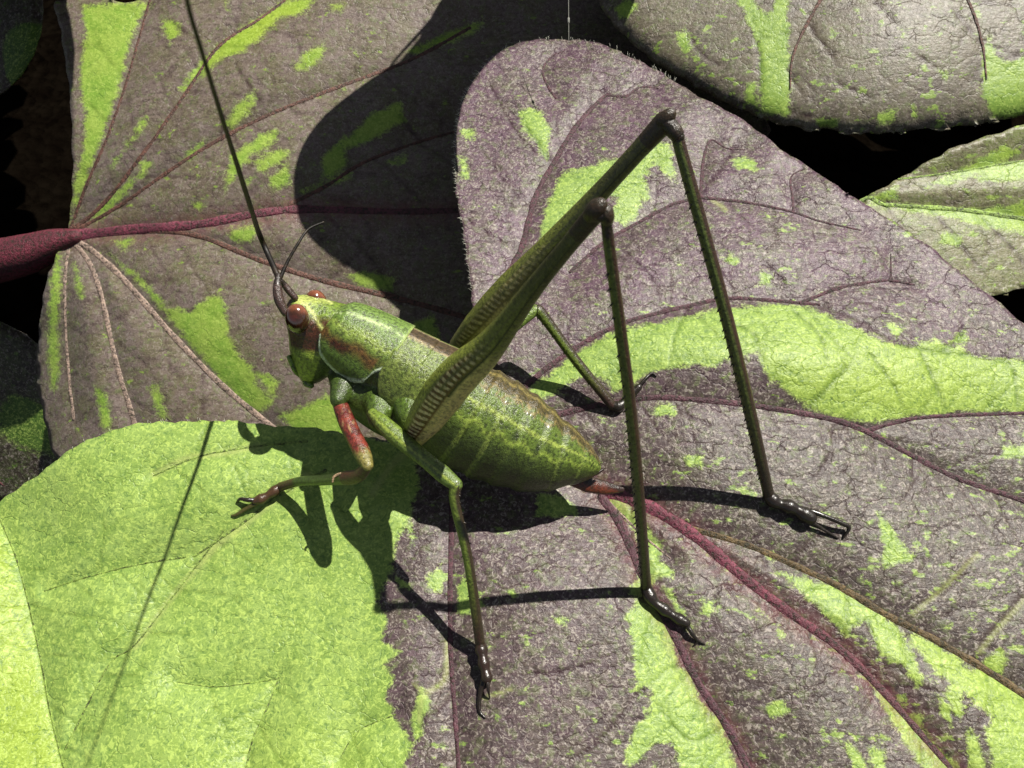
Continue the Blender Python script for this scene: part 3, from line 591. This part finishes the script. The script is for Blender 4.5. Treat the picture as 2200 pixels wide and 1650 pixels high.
def ring_tube(Cc, hh, ww, segs=40):
    V = []; F = []; th = np.linspace(0, 2 * math.pi, segs, endpoint=False); n = len(Cc)
    T = np.gradient(Cc, axis=0)
    for i in range(n):
        t = unit(T[i]); l = unit(LAT - t * (LAT @ t)); d = unit(np.cross(l, t)); d = d if d @ DOR > 0 else -d
        # slightly roof-shaped back, rounder belly
        cc = np.cos(th); ss = np.sin(th); up = np.where(ss > 0, 1.0 - .07 * np.abs(cc) ** 2, 1.0)
        V.append(Cc[i] + np.outer(cc * ww[i], l) + np.outer(ss * hh[i] * up, d))
    for j in range(n - 1):
        for k in range(segs): F.append((j * segs + k, j * segs + (k + 1) % segs, (j + 1) * segs + (k + 1) % segs, (j + 1) * segs + k))
    F.append(tuple(range(segs))[::-1]); F.append(tuple((n - 1) * segs + k for k in range(segs)))
    return np.vstack(V), F
parts = [ring_tube(Cs, Hs2, Hs2 * .84)]
# head
hv = ray(648, 640, D - (ZT + .80)); hm = ray(668, 818, D - (ZT + .05)); hdir = unit(hm - hv); hlen = float(np.linalg.norm(hm - hv))
hs = [(0, .20, .20), (.10, .36, .38), (.25, .45, .50), (.42, .46, .55), (.58, .47, .57), (.74, .41, .50), (.88, .32, .34), (1.0, .17, .18)]
hf = unit(np.cross(LAT, hdir)); hf = hf if hf @ FWD > 0 else -hf
hc = np.array([hv + hdir * hlen * s + hf * (-.26 * math.sin(s * 3.1)) * (1 if s > 0 else 0) for s, a, b in hs])
hcS = catmull(hc, 5); hw = catmull(np.array([[a, b] for s, a, b in hs]), 5)
V = []; F = []; sg = 30; th = np.linspace(0, 2 * math.pi, sg, endpoint=False)
for i in range(len(hcS)): V.append(hcS[i] + np.outer(np.cos(th) * hw[i, 0], LAT) + np.outer(np.sin(th) * hw[i, 1], hf))
for j in range(len(hcS) - 1):
    for k in range(sg): F.append((j * sg + k, j * sg + (k + 1) % sg, (j + 1) * sg + (k + 1) % sg, (j + 1) * sg + k))
F.append(tuple(range(sg))[::-1]); F.append(tuple((len(hcS) - 1) * sg + k for k in range(sg)))
parts.append((np.vstack(V), F))
def blob(c, ax, rad, n=16):                      # short stub along ax
    c = np.asarray(c); return tube([c - ax * .5, c, c + ax * .5], rad, n)[:2]
# neck, sternum, coxae
parts.append(tube([ray(688, 688, D - 2.35), ray(715, 704, D - 2.33), ray(745, 730, D - 2.3)], [.42, .52, .54], 20)[:2])
parts.append(tube(catmull([ray(745, 815, D - 2.15), ray(790, 845, D - 2.1), ray(850, 878, D - 2.05), ray(920, 915, D - 2.0)], 4), np.array([.34, .4, .46, .5, .53, .55, .57, .58, .58, .56, .52, .46, .4]), 18)[:2])
parts.append(tube([ray(752, 805, D - 2.25), ray(738, 832, D - 2.45), ray(728, 858, D - 2.65)], [.30, .26, .17], 14)[:2])
parts.append(tube([ray(815, 840, D - 2.3), ray(815, 880, D - 2.6), ray(812, 905, D - 2.85)], [.34, .28, .18], 14)[:2])
parts.append(tube([ray(880, 860, D - 2.6), ray(890, 900, D - 2.85), ray(897, 930, D - 2.95)], [.34, .30, .24], 14)[:2])
Vb, Fb = join(parts)
tmp = bpy.data.meshes.new('tmp'); tmp.from_pydata(Vb.tolist(), [], Fb); to = bpy.data.objects.new('tmp', tmp); SC.collection.objects.link(to)
rm = to.modifiers.new('r', 'REMESH'); rm.mode = 'VOXEL'; rm.voxel_size = .036; rm.adaptivity = 0
sm = to.modifiers.new('s', 'SMOOTH'); sm.factor = .5; sm.iterations = 8
dg = bpy.context.evaluated_depsgraph_get(); em = bpy.data.meshes.new_from_object(to.evaluated_get(dg))
VB = np.empty(len(em.vertices) * 3); em.vertices.foreach_get('co', VB); VB = VB.reshape(-1, 3); FB = [tuple(p.vertices) for p in em.polygons]
bpy.data.objects.remove(to); bpy.data.meshes.remove(em); bpy.data.meshes.remove(tmp)
# body colours by station along the axis and angle round it
i_near = np.array([np.argmin(((Cs - v) ** 2).sum(1)) for v in VB]); rel = VB - Cs[i_near]
al = Ls[i_near] + (rel * (-FWD * -1)).sum(1) * 0; ang = np.degrees(np.arctan2(rel @ DOR, -(rel @ LAT)))   # 90 = back, 0 = near flank, 180 = far flank
S = al + (rel @ FWD) * 0
def lerp(a, b, t): t = np.clip(t, 0, 1)[:, None]; return np.asarray(a) * (1 - t) + np.asarray(b) * t
nv = np.array([mnoise.noise(Vector(v * 2.6)) for v in VB]); nv2 = np.array([mnoise.noise(Vector(v * 8 + 5)) for v in VB])
sang = np.where(ang > 90, 180 - ang, np.where(ang < -90, -180 - ang, ang))                                 # mirror left/right
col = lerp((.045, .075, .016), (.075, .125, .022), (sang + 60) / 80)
col = lerp(np.zeros(3), np.ones(3), np.ones(len(VB))) * col
def put(c, wgt): global col; wgt = np.clip(wgt, 0, 1)[:, None]; col = col * (1 - wgt) + np.asarray(c) * wgt
def band(x, a, b, s): return np.clip((x - a) / s + .5, 0, 1) * np.clip((b - x) / s + .5, 0, 1)
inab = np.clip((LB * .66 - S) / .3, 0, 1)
put((.026, .042, .013), np.clip((28 - sang) / 20, 0, 1) * inab * .8)  # shaded lower flank, put into the body colour
put((.078, .130, .024), band(sang, 27, 66, 7) * inab)
put((.24, .33, .08), band(sang + 2 * nv2, 47, 51.5, 3) * inab)                                  # pale stripe
put((.19, .28, .055), band(sang + 3 * nv2 + 4 * np.sin(S * 13.66), 27, 32, 4) * inab * .9)       # scalloped stripe
put((.055, .038, .018), band(sang + 5 * nv, 72, 95, 8) * inab * .9)                            # brown back
put((.17, .14, .065), band(sang + 12 * nv2 + 4 * nv, 68, 72, 3) * inab * .9)
put((.17, .15, .06), band(sang, 87, 95, 3) * inab * .8)
segl = np.exp(-((((S / .46) % 1.0) - .02) / .07) ** 2) + np.exp(-((((S / .46) % 1.0) - 1.02) / .07) ** 2)
put((.20, .28, .07), segl * inab * .45 * (sang < 60)); put((.02, .032, .010), np.clip(nv2 * 3 - .6, 0, 1) * inab * .5 * band(sang, 5, 45, 8)); put((.018, .030, .010), np.exp(-(((((S / .23) + .3) % 1.0) - .5) / .10) ** 2) * band(sang + 3 * nv2, 33, 41, 3) * inab * .8)
put((.03, .05, .012), band(((S / .46) % 1.0), .78, .95, .1) * inab * .45 * (sang < 20))
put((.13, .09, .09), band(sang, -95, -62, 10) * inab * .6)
# thorax and neck
inth = 1 - inab; put((.060, .11, .018), inth * (sang < 10)); put((.10, .17, .035), inth * (sang > 35))
# head
hrel = VB - hv; hs_ = hrel @ hdir / hlen; hfw = hrel @ hf; hlat = hrel @ LAT
ish = ((np.abs(hlat) < .6) & (hs_ > -.15) & (hs_ < 1.15) & (hfw > -.75) & ((VB - ray(722, 712, D - 2.4)) @ FWD > -.02)).astype(float)
put((.12, .20, .03), ish); put((.22, .33, .05), ish * band(hs_, .40, .98, .12) * np.clip(1.2 + nv * 1.2 + nv2, 0, 1)); put((.055, .02, .012), ish * band(hs_, .14, .50, .06) * band(-hlat, .22, .8, .06) * (hfw < .18))
put((.035, .018, .014), ish * band(hs_, -.02, .36, .05) * (hfw > .12) * (np.abs(hlat) < .30)); put((.05, .02, .015), ish * np.clip((hs_ - .93) / .04, 0, 1))
put((.42, .50, .18), ish * band(hs_, -.2, .03, .05) * (hfw < .05) * .6)
base = world(ray(1150, 1040, 15.2))
ppx, ppy, _r = (1100 + VB[:, 0] / (D - VB[:, 2]) * 1600), (825 - VB[:, 1] / (D - VB[:, 2]) * 1600), 0
front = (hlat < .15) if True else 0
dl = seg_dist(ppx, ppy, [(630, 622), (640, 640), (657, 655), (672, 672), (684, 692), (692, 706)]); put((.42, .50, .20), np.exp(-(dl / 4.0) ** 2) * ish * front)
dl = seg_dist(ppx, ppy, [(630, 620), (655, 624), (685, 634), (712, 650)]); put((.42, .50, .22), np.exp(-(dl / 3.0) ** 2) * ish)
low = np.clip((-(rel @ DOR) / Hs[i_near] - .35) / .4, 0, 1) * (S > LB * .58) * (1 - ish); put((.028, .052, .012), low * .75)  # thorax underside and coxae: shade painted into the colour
col = col * np.array([1.06, .96, .76])
kat = tag(empty('katydid', base), 'green katydid nymph with raised long hind legs standing on the variegated leaf', 'insect')
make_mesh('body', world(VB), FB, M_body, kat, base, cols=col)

# pronotum: saddle shell over the front of the thorax
def shell(name, s0, s1, a_of_s, b_of_s, colf, mat, lift=.05, n=34, m=40, parent=kat, thick=.03, bulge=None, fl=None):
    V = []; F = []; cc = []
    for i in range(n):
        f = i / (n - 1); s = s0 + (s1 - s0) * f; j = s * (len(Cs) - 1); j0 = int(j); fr = j - j0; j1 = min(j0 + 1, len(Cs) - 1)
        c = Cs[j0] * (1 - fr) + Cs[j1] * fr; h = Hs[j0] * (1 - fr) + Hs[j1] * fr
        t = unit(Cs[j1] - Cs[max(j0 - 1, 0)]); l = unit(LAT - t * (LAT @ t)); d = np.cross(l, t); d = d if d @ DOR > 0 else -d
        a0, a1 = a_of_s(f), b_of_s(f)
        for k in range(m):
            an = math.radians(a0 + (a1 - a0) * k / (m - 1)); hh = h * (bulge(f) if bulge else 1) + lift
            lo = max(0, -math.sin(an)); e = 1 + .10 * lo
            V.append(c - l * math.cos(an) * hh * .88 * e + d * math.sin(an) * hh * (1.0 + .02 * abs(math.cos(an))) ); cc.append(colf(f, math.degrees(an), k / (m - 1)))
    for i in range(n - 1):
        for k in range(m - 1): F.append((i * m + k, i * m + k + 1, (i + 1) * m + k + 1, (i + 1) * m + k))
    o = make_mesh(name, world(np.array(V)), F, mat, parent, base, cols=np.array(cc))
    md = o.modifiers.new('t', 'SOLIDIFY'); md.thickness = thick; md.offset = 0; return o
def c3(a, b, t): t = min(1, max(0, t)); return tuple(x * (1 - t) + y * t for x, y in zip(a, b))
def pcol(f, an, k):                              # f: 0 back .. 1 head;  an: 90 = back, 0 near flank
    a = an if an <= 90 else 180 - an
    c = c3((.086, .142, .022), (.118, .188, .040), (a - 50) / 30)
    nz = mnoise.noise(Vector((f * 6, an * .05, 1.3)))
    if 22 < a < 48: c = c3(c, (.19, .25, .045), 1 - abs(a - 38 + 10 * nz) / 10)
    if 2 < a < 30: c = c3(c, (.095, .048, .014), (1 - abs(a - 15 + 10 * nz) / 15) * 1.3 * (1 if f > .12 else .3))
    if 0 < a < 18 and .35 < f < .75: c = c3(c, (.05, .012, .005), 1 - abs(a - 8) / 10 + nz)
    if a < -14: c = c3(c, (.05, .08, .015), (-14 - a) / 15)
    if k < .028 or k > .972: c = (.50, .60, .42)
    if abs(a - 68 + 4 * f) < 2.0: c = (.30, .38, .16)
    if f < .03: c = (.30, .38, .12)
    return c
lowedge = lambda f: -46 * math.sin(min(1, max(0, (f - .05) / .9)) * math.pi) ** .7 * 1.0 + 12 * (f < .12)
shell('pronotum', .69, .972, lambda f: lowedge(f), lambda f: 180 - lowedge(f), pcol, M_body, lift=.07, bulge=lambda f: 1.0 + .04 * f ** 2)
def wcol(f, an, k): 
    nz = mnoise.noise(Vector((f * 9, an * .08, 4)))
    c = c3((.09, .13, .022), (.16, .21, .05), .5 + nz * 1.5); a = an if an <= 90 else 180 - an
    if a > 72: c = c3(c, (.24, .19, .11), (a - 72) / 3)
    if a > 78: c = (.06, .04, .02)
    return c
shell('dorsal_plate', .62, .71, lambda f: 20, lambda f: 160, wcol, M_body, lift=.035, n=14)
shell('dorsal_plate', .545, .63, lambda f: 26, lambda f: 154, wcol, M_body, lift=.022, n=14)
def wp(f, an, k): return c3((.08, .115, .02), (.15, .19, .04), .5 + mnoise.noise(Vector((f * 8, an * .2, 7))))
shell('wing_pad', .575, .70, lambda f: 30 - 52 * math.sin(f * math.pi * .9) ** .8, lambda f: 46, wp, M_body, lift=.075, n=20, m=18)

# eyes
def ball(name, c, ax, rad, colf, mat, parent, org):
    V = []; F = []; n, m = 16, 22; z = unit(ax); x = unit(np.cross(z, [0, 1, .2])); y = np.cross(z, x); cc = []
    for i in range(n + 1):
        th = math.pi * i / n
        for k in range(m):
            ph = 2 * math.pi * k / m; d = np.array([math.sin(th) * math.cos(ph), math.sin(th) * math.sin(ph), math.cos(th)])
            q = x * d[0] * rad[0] + y * d[1] * rad[1] + z * d[2] * rad[2]; V.append(c + q); cc.append(colf(q))
    for i in range(n):
        for k in range(m): F.append((i * m + k, i * m + (k + 1) % m, (i + 1) * m + (k + 1) % m, (i + 1) * m + k))
    return make_mesh(name, world(np.array(V)), F, mat, parent, org, cols=np.array(cc))
def ecol(q):
    u = q @ unit(-hdir); nz = mnoise.noise(Vector(q * 9))
    c = c3((.035, .012, .006), (.17, .052, .022), (q @ unit([.2, .95, -.15]) - .05) / .12 + nz * .5)
    if abs(u - .10) < .05 and abs(q @ hf) < .07: c = (.06, .015, .01)
    return c
en = ray(639, 685, D - 3.02); ef = en + LAT * .80 + np.array([.0, -.03, -.05])
ball('eye', en, -hdir, (.21, .19, .27), ecol, M_eye, kat, base); ball('eye', ef, -hdir, (.21, .19, .27), ecol, M_eye, kat, base)

# antennae (long one runs out of the picture, the other is broken short)
def px_tube(name, pts, rad_px, colf, mat, parent, org, segs=10, sm=8, extra=None, flat=1.0):
    """pts: view-frame points, rad_px list"""
    P = catmull(np.array(pts), sm); R = np.interp(np.linspace(0, 1, len(P)), np.linspace(0, 1, len(rad_px)), rad_px) / 100 * (D - P[:, 2]) / D
    V, F, S, A = tube(P, np.stack([R, R * flat], 1), segs)
    cc = np.array([colf(s, math.sin(a), math.cos(a)) for s, a in zip(S, A)])
    if extra: 
        for v, f, c in extra(P, R):
            F = list(F) + [tuple(i + len(V) for i in q) for q in f]; V = np.vstack([V, v]); cc = np.vstack([cc, np.tile(c, (len(v), 1))])
    return make_mesh(name, world(V), F, mat, parent, org, cols=cc)
def acol(s, a, b):
    k = math.sin(s * 240); return (.022, .014, .008) if k > .7 else (.006, .004, .003)
a0 = ray(598, 596, D - 2.95)
ant = [a0] + [J((x, y), q) for x, y, q in [(560, 510, (483, 843)), (540, 450, (413, 1032)), (505, 340, (326, 1267)), (470, 230, (266, 1430)), (435, 115, (218, 1558)), (402, 0, (187, 1644))]]
ant += [ant[-1] + (ant[-1] - ant[-2]) * k_ + np.array([.1, -.02, .05]) * k_ ** 2 for k_ in (1, 2, 3, 4)]
px_tube('antenna', ant, [6.5, 5.8, 5.5, 5.3, 5.2, 5.2, 5.2, 5, 5, 4, 4], acol, M_horn, kat, base, 8)
px_tube('antenna', [ray(601, 600, D - 2.9), ray(618, 562, D - 2.85), ray(640, 524, D - 2.8), ray(662, 493, D - 2.7), ray(695, 477, D - 2.6)], [5, 3.6, 3.2, 2.8, 2], acol, M_horn, kat, base, 8)
scol = lambda s, a, b: (.05, .028, .024) if s < .75 else (.02, .012, .01)
px_tube('antenna_base', [ray(613, 672, D - 2.95), ray(600, 645, D - 3.0), ray(596, 618, D - 3.0), ray(598, 592, D - 2.95)], [9, 11, 10, 6], scol, M_leg, kat, base, 12)
px_tube('antenna_base', [ray(634, 640, D - 2.7), ray(621, 625, D - 2.75), ray(611, 612, D - 2.8), ray(603, 602, D - 2.88)], [7, 8, 7, 5], scol, M_leg, kat, base, 12)
gcol = lambda s, a, b: (.13, .21, .03)
px_tube('palp', [ray(648, 806, D - 1.95), ray(634, 794, D - 2.15), ray(622, 768, D - 2.3)], [8, 7, 6], gcol, M_body, kat, base, 8)
px_tube('palp', [ray(664, 812, D - 1.9), ray(658, 822, D - 2.0), ray(668, 828, D - 2.05)], [9, 8, 7], gcol, M_body, kat, base, 8)

# ovipositor and cercus at the abdomen tip
ocol = lambda s, a, b: c3((.10, .022, .010), (.022, .010, .008), .3 + b * .9 + 1.2 * mnoise.noise(Vector((s * 7, a, b))) + max(0, s - .7) * 3)
px_tube('ovipositor', [ray(1225, 1030, D - 1.55), ray(1262, 1040, D - 1.5), ray(1300, 1048, D - 1.4), ray(1338, 1052, D - 1.3)], [12, 18, 15, 5], ocol, M_leg, kat, base, 14, flat=.6)
px_tube('cercus', [ray(1262, 1010, D - 1.8), ray(1280, 1016, D - 1.8), ray(1296, 1008, D - 1.75)], [7, 5, 3], lambda s, a, b: (.02, .01, .008), M_leg, kat, base, 8)

# legs
def spines(P, R, rows, start, end, n, ln, c=(.02, .012, .008)):
    out = []; T = np.gradient(P, axis=0)
    for row in rows:
        for i in range(n):
            f = start + (end - start) * (i + random.uniform(-.2, .2)) / n; j = f * (len(P) - 1); j0 = int(j); p = P[j0] + (P[min(j0 + 1, len(P) - 1)] - P[j0]) * (j - j0)
            t = unit(T[j0]); d = np.array([0, 0, 1.]) - t * t[2]; d = unit(d); a = np.cross(d, t); o = a * math.cos(row) + d * math.sin(row)
            q = p + o * R[j0] * .85; e = q + (o * .75 + t * .65) * ln * random.uniform(.8, 1.2)
            v, f_, _, _ = tube([q, (q + e) / 2, e], [R[j0] * .20, R[j0] * .12, R[j0] * .03], 5, cap=False); out.append((v, f_, c))
    return out
def femcol(s, a, b):                             # a: towards camera, b: across
    ac = b; g0 = (.24, .28, .042); dk = (.062, .066, .014)
    c = c3(g0, dk, (s - .35) / .45)
    if s < .56:
        w_ = max(0, 1 - abs((s - .22) / .33) ** 3)
        if -.25 < ac < .42 and s > .03:
            ph = (s * 44 + ac * 1.1 + .5 * mnoise.noise(Vector((s * 12, ac, 9)))) % 1.0
            st_ = (.60, .50, .26) if ph < .48 else (.085, .028, .008)
            c = c3(c, st_, w_ * (1.0 + .5 * mnoise.noise(Vector((s * 30, ac * 3, 2)))))
        elif -.36 < ac <= -.25: c = c3(c, (.10, .03, .008), w_)
        elif ac <= -.36: c = c3(c, (.58, .48, .17), w_ * 1.1 - .1)
        elif ac < .6: c = c3(c, (.16, .17, .04), w_)
    if s > .3 and abs(ac - .15) < .06: c = (.09, .09, .03)
    if s > .3 and abs(ac + .35) < .07: c = (.012, .012, .006)
    if s > .93: c = (.030, .018, .008)
    return c
def tibcol(s, a, b):
    c = (.068, .092, .020) if b < .0 else (.035, .016, .010)
    if abs(b + .3) < .25: c = (.10, .135, .026)
    if s < .05 or s > .9: c = (.018, .010, .007)
    return c3(c, (.022, .014, .009), (s - .55) / .4)
dark = lambda s, a, b: (.012, .008, .006)
def femur(parent, org, pts, radii, n=420, flat=.8, colf=femcol, segs=48):
    P = catmull(np.array(pts), max(2, n // (len(pts) - 1))); R = np.interp(np.linspace(0, 1, len(P)), np.linspace(0, 1, len(radii)), radii) / 100 * (D - P[:, 2]) / D
    V, F, S, A = tube(P, np.stack([R, R * flat], 1), segs)
    cc = np.array([colf(s, math.sin(a), math.cos(a)) for s, a in zip(S, A)])
    return make_mesh('femur', world(V), F, M_leg, parent, org, cols=cc)
def up(px, py, h): return ray(px, py, float(MAIN.r(np.array(float(px)), np.array(float(py)))) - h)
def leg(name, org_px, label=None):
    o = world(org_px); e = empty(name, o, kat, base)
    if label: e['label'] = label
    return e, o

# near hind leg
kn = J((1278, 458), (826, 1302)); fb = ray(896, 925, D - 3.0)
e, o = leg('hind_leg', fb)
mid = (fb + kn) / 2
femur(e, o, [ray(884, 943, D - 2.95), fb * .72 + kn * .28 + np.array([-.05, .02, 0]), mid + np.array([.03, -.03, 0]), fb * .25 + kn * .75, kn], [25, 40, 46, 45, 41, 34, 27, 22.5, 20, 19.5, 22])
ft = up(1388, 1262, .22); kt = kn + (ray(1302, 468, D - kn[2]) - kn)
px_tube('tibia', [kn + np.array([.02, -.02, .03]), kt, kt * .96 + ft * .04, (kt * .6 + ft * .4) + np.array([.04, .02, .1]), (kt * .3 + ft * .7) + np.array([.03, 0, .06]), ft], [17, 18, 12.5, 13, 13, 13, 12, 12], tibcol, M_leg, e, o, 14, 16,
        extra=lambda P, R: spines(P, R, [math.pi, math.pi * .82], .44, .97, 30, .072) + spines(P, R, [0.2], .5, .95, 8, .06))
px_tube('tarsus', [ft, up(1402, 1290, .2), up(1428, 1310, .16), up(1452, 1326, .14), up(1474, 1338, .12)], [13, 15, 10, 14, 9, 13, 10], dark, M_foot, e, o, 10, 6)
px_tube('claw', [up(1470, 1335, .12), up(1488, 1362, .10), up(1498, 1378, .03), up(1490, 1388, .02)], [6, 4.5, 3.5, 1.5], dark, M_foot, e, o, 6)
px_tube('claw', [up(1486, 1362, .10), up(1500, 1376, .05), up(1514, 1384, .02)], [4, 3, 1.5], dark, M_foot, e, o, 6)
kcol = lambda q: (.028, .016, .007)
ball('knee', kn + np.array([0.0, .02, .04]), kn - fb, (.125, .12, .19), kcol, M_leg, e, o)
ball('knee', kt + np.array([0.01, .02, .03]), kn - ft, (.085, .10, .14), kcol, M_leg, e, o)
# far hind leg
k2 = J((1428, 262), (1062, 958)); fb2 = ray(985, 745, D - 1.0)
e, o = leg('hind_leg', fb2); 
femur(e, o, [fb2, fb2 * .72 + k2 * .28, (fb2 + k2) / 2, fb2 * .25 + k2 * .75, k2], [22, 32, 36, 36, 32, 28, 25, 22, 20, 20, 24], colf=lambda s, a, b: c3(femcol(s, a, b), (.13, .14, .032), .6 if s < .5 else 0))
f2 = up(1652, 1066, .2); kt2 = ray(1455, 292, D - k2[2])
px_tube('tibia', [k2 + np.array([.02, -.02, .03]), kt2, kt2 * .96 + f2 * .04, (kt2 * .6 + f2 * .4) + np.array([.03, .02, .06]), (kt2 * .3 + f2 * .7) + np.array([.03, 0, .05]), f2], [18, 18, 13, 14, 14, 14, 13, 12], tibcol, M_leg, e, o, 14, 16,
        extra=lambda P, R: spines(P, R, [math.pi, math.pi * .85], .44, .97, 32, .072))
ball('knee', k2 + np.array([0.0, .02, .04]), k2 - fb2, (.13, .12, .20), kcol, M_leg, e, o)
ball('knee', kt2 + np.array([-.02, .04, .03]), k2 - f2, (.10, .11, .15), kcol, M_leg, e, o)
px_tube('tarsus', [f2, up(1668, 1080, .2), up(1695, 1088, .2), up(1720, 1100, .18), up(1740, 1112, .18)], [14, 16, 11, 16, 12, 17, 15], dark, M_foot, e, o, 10, 6)
px_tube('claw', [up(1742, 1098, .2), up(1775, 1110, .22), up(1808, 1124, .18), up(1824, 1134, .12), up(1812, 1156, .03)], [6, 5, 5, 5, 2], dark, M_foot, e, o, 6)
px_tube('claw', [up(1738, 1118, .16), up(1760, 1132, .10), up(1786, 1148, .04), up(1800, 1156, .02)], [5, 3.5, 3, 2], dark, M_foot, e, o, 6)  # dark tube laid where the upper claw's shadow falls

# near middle leg
grn = lambda s, a, b: c3((.13, .19, .026), (.085, .13, .024), s * 1.2) if abs(b - .1) > .12 else (.24, .30, .05)
mtib = lambda s, a, b: c3((.10, .14, .02), (.035, .015, .01), (s - .55) / .35) if b < .4 else (.03, .02, .01)
mk = J((980, 1042), (868, 1248))
mf = ray(812, 900, D - 3.0); e, o = leg('middle_leg', mf)
femur(e, o, [ray(800, 888, D - 3.0), ray(850, 935, D - (3.0 * .6 + .4 * (mk[2]))), ray(915, 988, D - (3.0 * .3 + .7 * mk[2])), mk], [11, 18, 20, 19, 18, 17.5, 19, 15], 50, .9, lambda s, a, b: grn(s, a, b), 24)
m3 = up(1032, 1385, .2)
px_tube('tibia', [mk, mk * .9 + m3 * .1 + np.array([-.06, 0, .05]), mk * .55 + m3 * .45 + np.array([.02, 0, .08]), m3], [14, 12, 11, 11, 11, 11], mtib, M_leg, e, o, 12, 14, extra=lambda P, R: spines(P, R, [0.2, math.pi], .15, .9, 9, .06))
px_tube('tarsus', [m3, up(1036, 1405, .22), up(1040, 1430, .2), up(1046, 1455, .18)], [12, 15, 10, 14, 10, 13], lambda s, a, b: (.02, .010, .007), M_foot, e, o, 10, 6)
px_tube('claw', [up(1046, 1455, .2), up(1049, 1480, .18), up(1052, 1500, .03)], [5, 3.5, 1.5], dark, M_foot, e, o, 6)
px_tube('claw', [up(1040, 1455, .12), up(1032, 1490, .06), up(1030, 1525, .03), up(1042, 1542, .02)], [6, 5, 4, 2], dark, M_foot, e, o, 6)  # dark tube laid along the tarsus's cast shadow on the leaf
# far middle leg
f4 = up(1316, 872, .16); k4 = ray(1150, 666, D - .9); b4 = ray(1010, 770, D - 1.0)
e, o = leg('middle_leg', b4)
femur(e, o, [b4, (b4 + k4) / 2, k4], [14, 16, 14, 12], 30, 1, lambda s, a, b: (.12, .18, .03), 16)
px_tube('tibia', [k4, k4 * .93 + f4 * .07 + np.array([.04, .03, 0]), (k4 + f4) / 2, f4], [12, 13, 11, 11, 10], mtib, M_leg, e, o, 12, 12, extra=lambda P, R: spines(P, R, [math.pi], .3, .9, 6, .06))
px_tube('tarsus', [f4, up(1332, 872, .14), up(1352, 850, .14), up(1372, 832, .14)], [10, 13, 9, 11, 8], dark, M_foot, e, o, 8, 6)
px_tube('claw', [up(1370, 832, .14), up(1388, 812, .12), up(1400, 802, .04), up(1410, 808, .02)], [4, 3.5, 3, 1.5], dark, M_foot, e, o, 6)
# near fore leg
fk = J((790, 1000), (688, 1204)); ff = J((724, 852), (652, 1010)); e, o = leg('fore_leg', ff)
def redf(s, a, b):
    nz = mnoise.noise(Vector((s * 14, a * 2, b * 2))); c = c3((.17, .032, .02), (.075, .008, .008), .5 + nz * 2.2 + .4 * math.sin(s * 24))
    c = c3(c, (.36, .22, .10), nz * 2 - .6)
    return c3(c, (.17, .15, .04), (s - .80) / .10 + nz * .8)
femur(e, o, [ff, ff * .6 + fk * .4 + np.array([-.02, .0, .02]), ff * .2 + fk * .8, fk], [14, 17, 18.5, 18, 19, 17, 13], 50, .95, redf, 28)
f5 = up(602, 1046, .12)
fcol = lambda s, a, b: (.05, .02, .012) if s < .25 or s > .8 else c3((.03, .05, .012), (.10, .17, .03), .5 + b)
ftp = [fk, ray(770, 1022, D - (fk[2] * .88 + f5[2] * .12)), ray(735, 1028, D - (fk[2] * .70 + f5[2] * .30)), ray(690, 1032, D - (fk[2] * .45 + f5[2] * .55)), ray(645, 1034, D - (fk[2] * .22 + f5[2] * .78)), f5]
px_tube('tibia', ftp, [12, 15, 16, 12, 11, 10, 10], fcol, M_leg, e, o, 12, 8)
px_tube('ear_drum', [ftp[2] + np.array([.10, .03, .09]), ftp[2] + np.array([.0, .09, .09]), ftp[2] + np.array([-.12, .04, .09]), ftp[2] + np.array([-.15, -.05, .08])], [3, 3.5, 3, 2], lambda s, a, b: (.30, .20, .12), M_leg, e, o, 8)
px_tube('tarsus', [f5, up(585, 1058, .14), up(565, 1070, .14), up(548, 1076, .12)], [9, 12, 8, 12, 8], lambda s, a, b: (.05, .025, .012), M_foot, e, o, 10, 6)
px_tube('claw', [up(552, 1074, .14), up(532, 1074, .14), up(516, 1072, .10), up(508, 1080, .02)], [5, 5, 3.5, 2], dark, M_foot, e, o, 6)
px_tube('claw', [up(552, 1080, .1), up(530, 1092, .06), up(508, 1106, .03), up(498, 1108, .02)], [6, 5, 4, 2], lambda s, a, b: (.05, .045, .012), M_foot, e, o, 6)
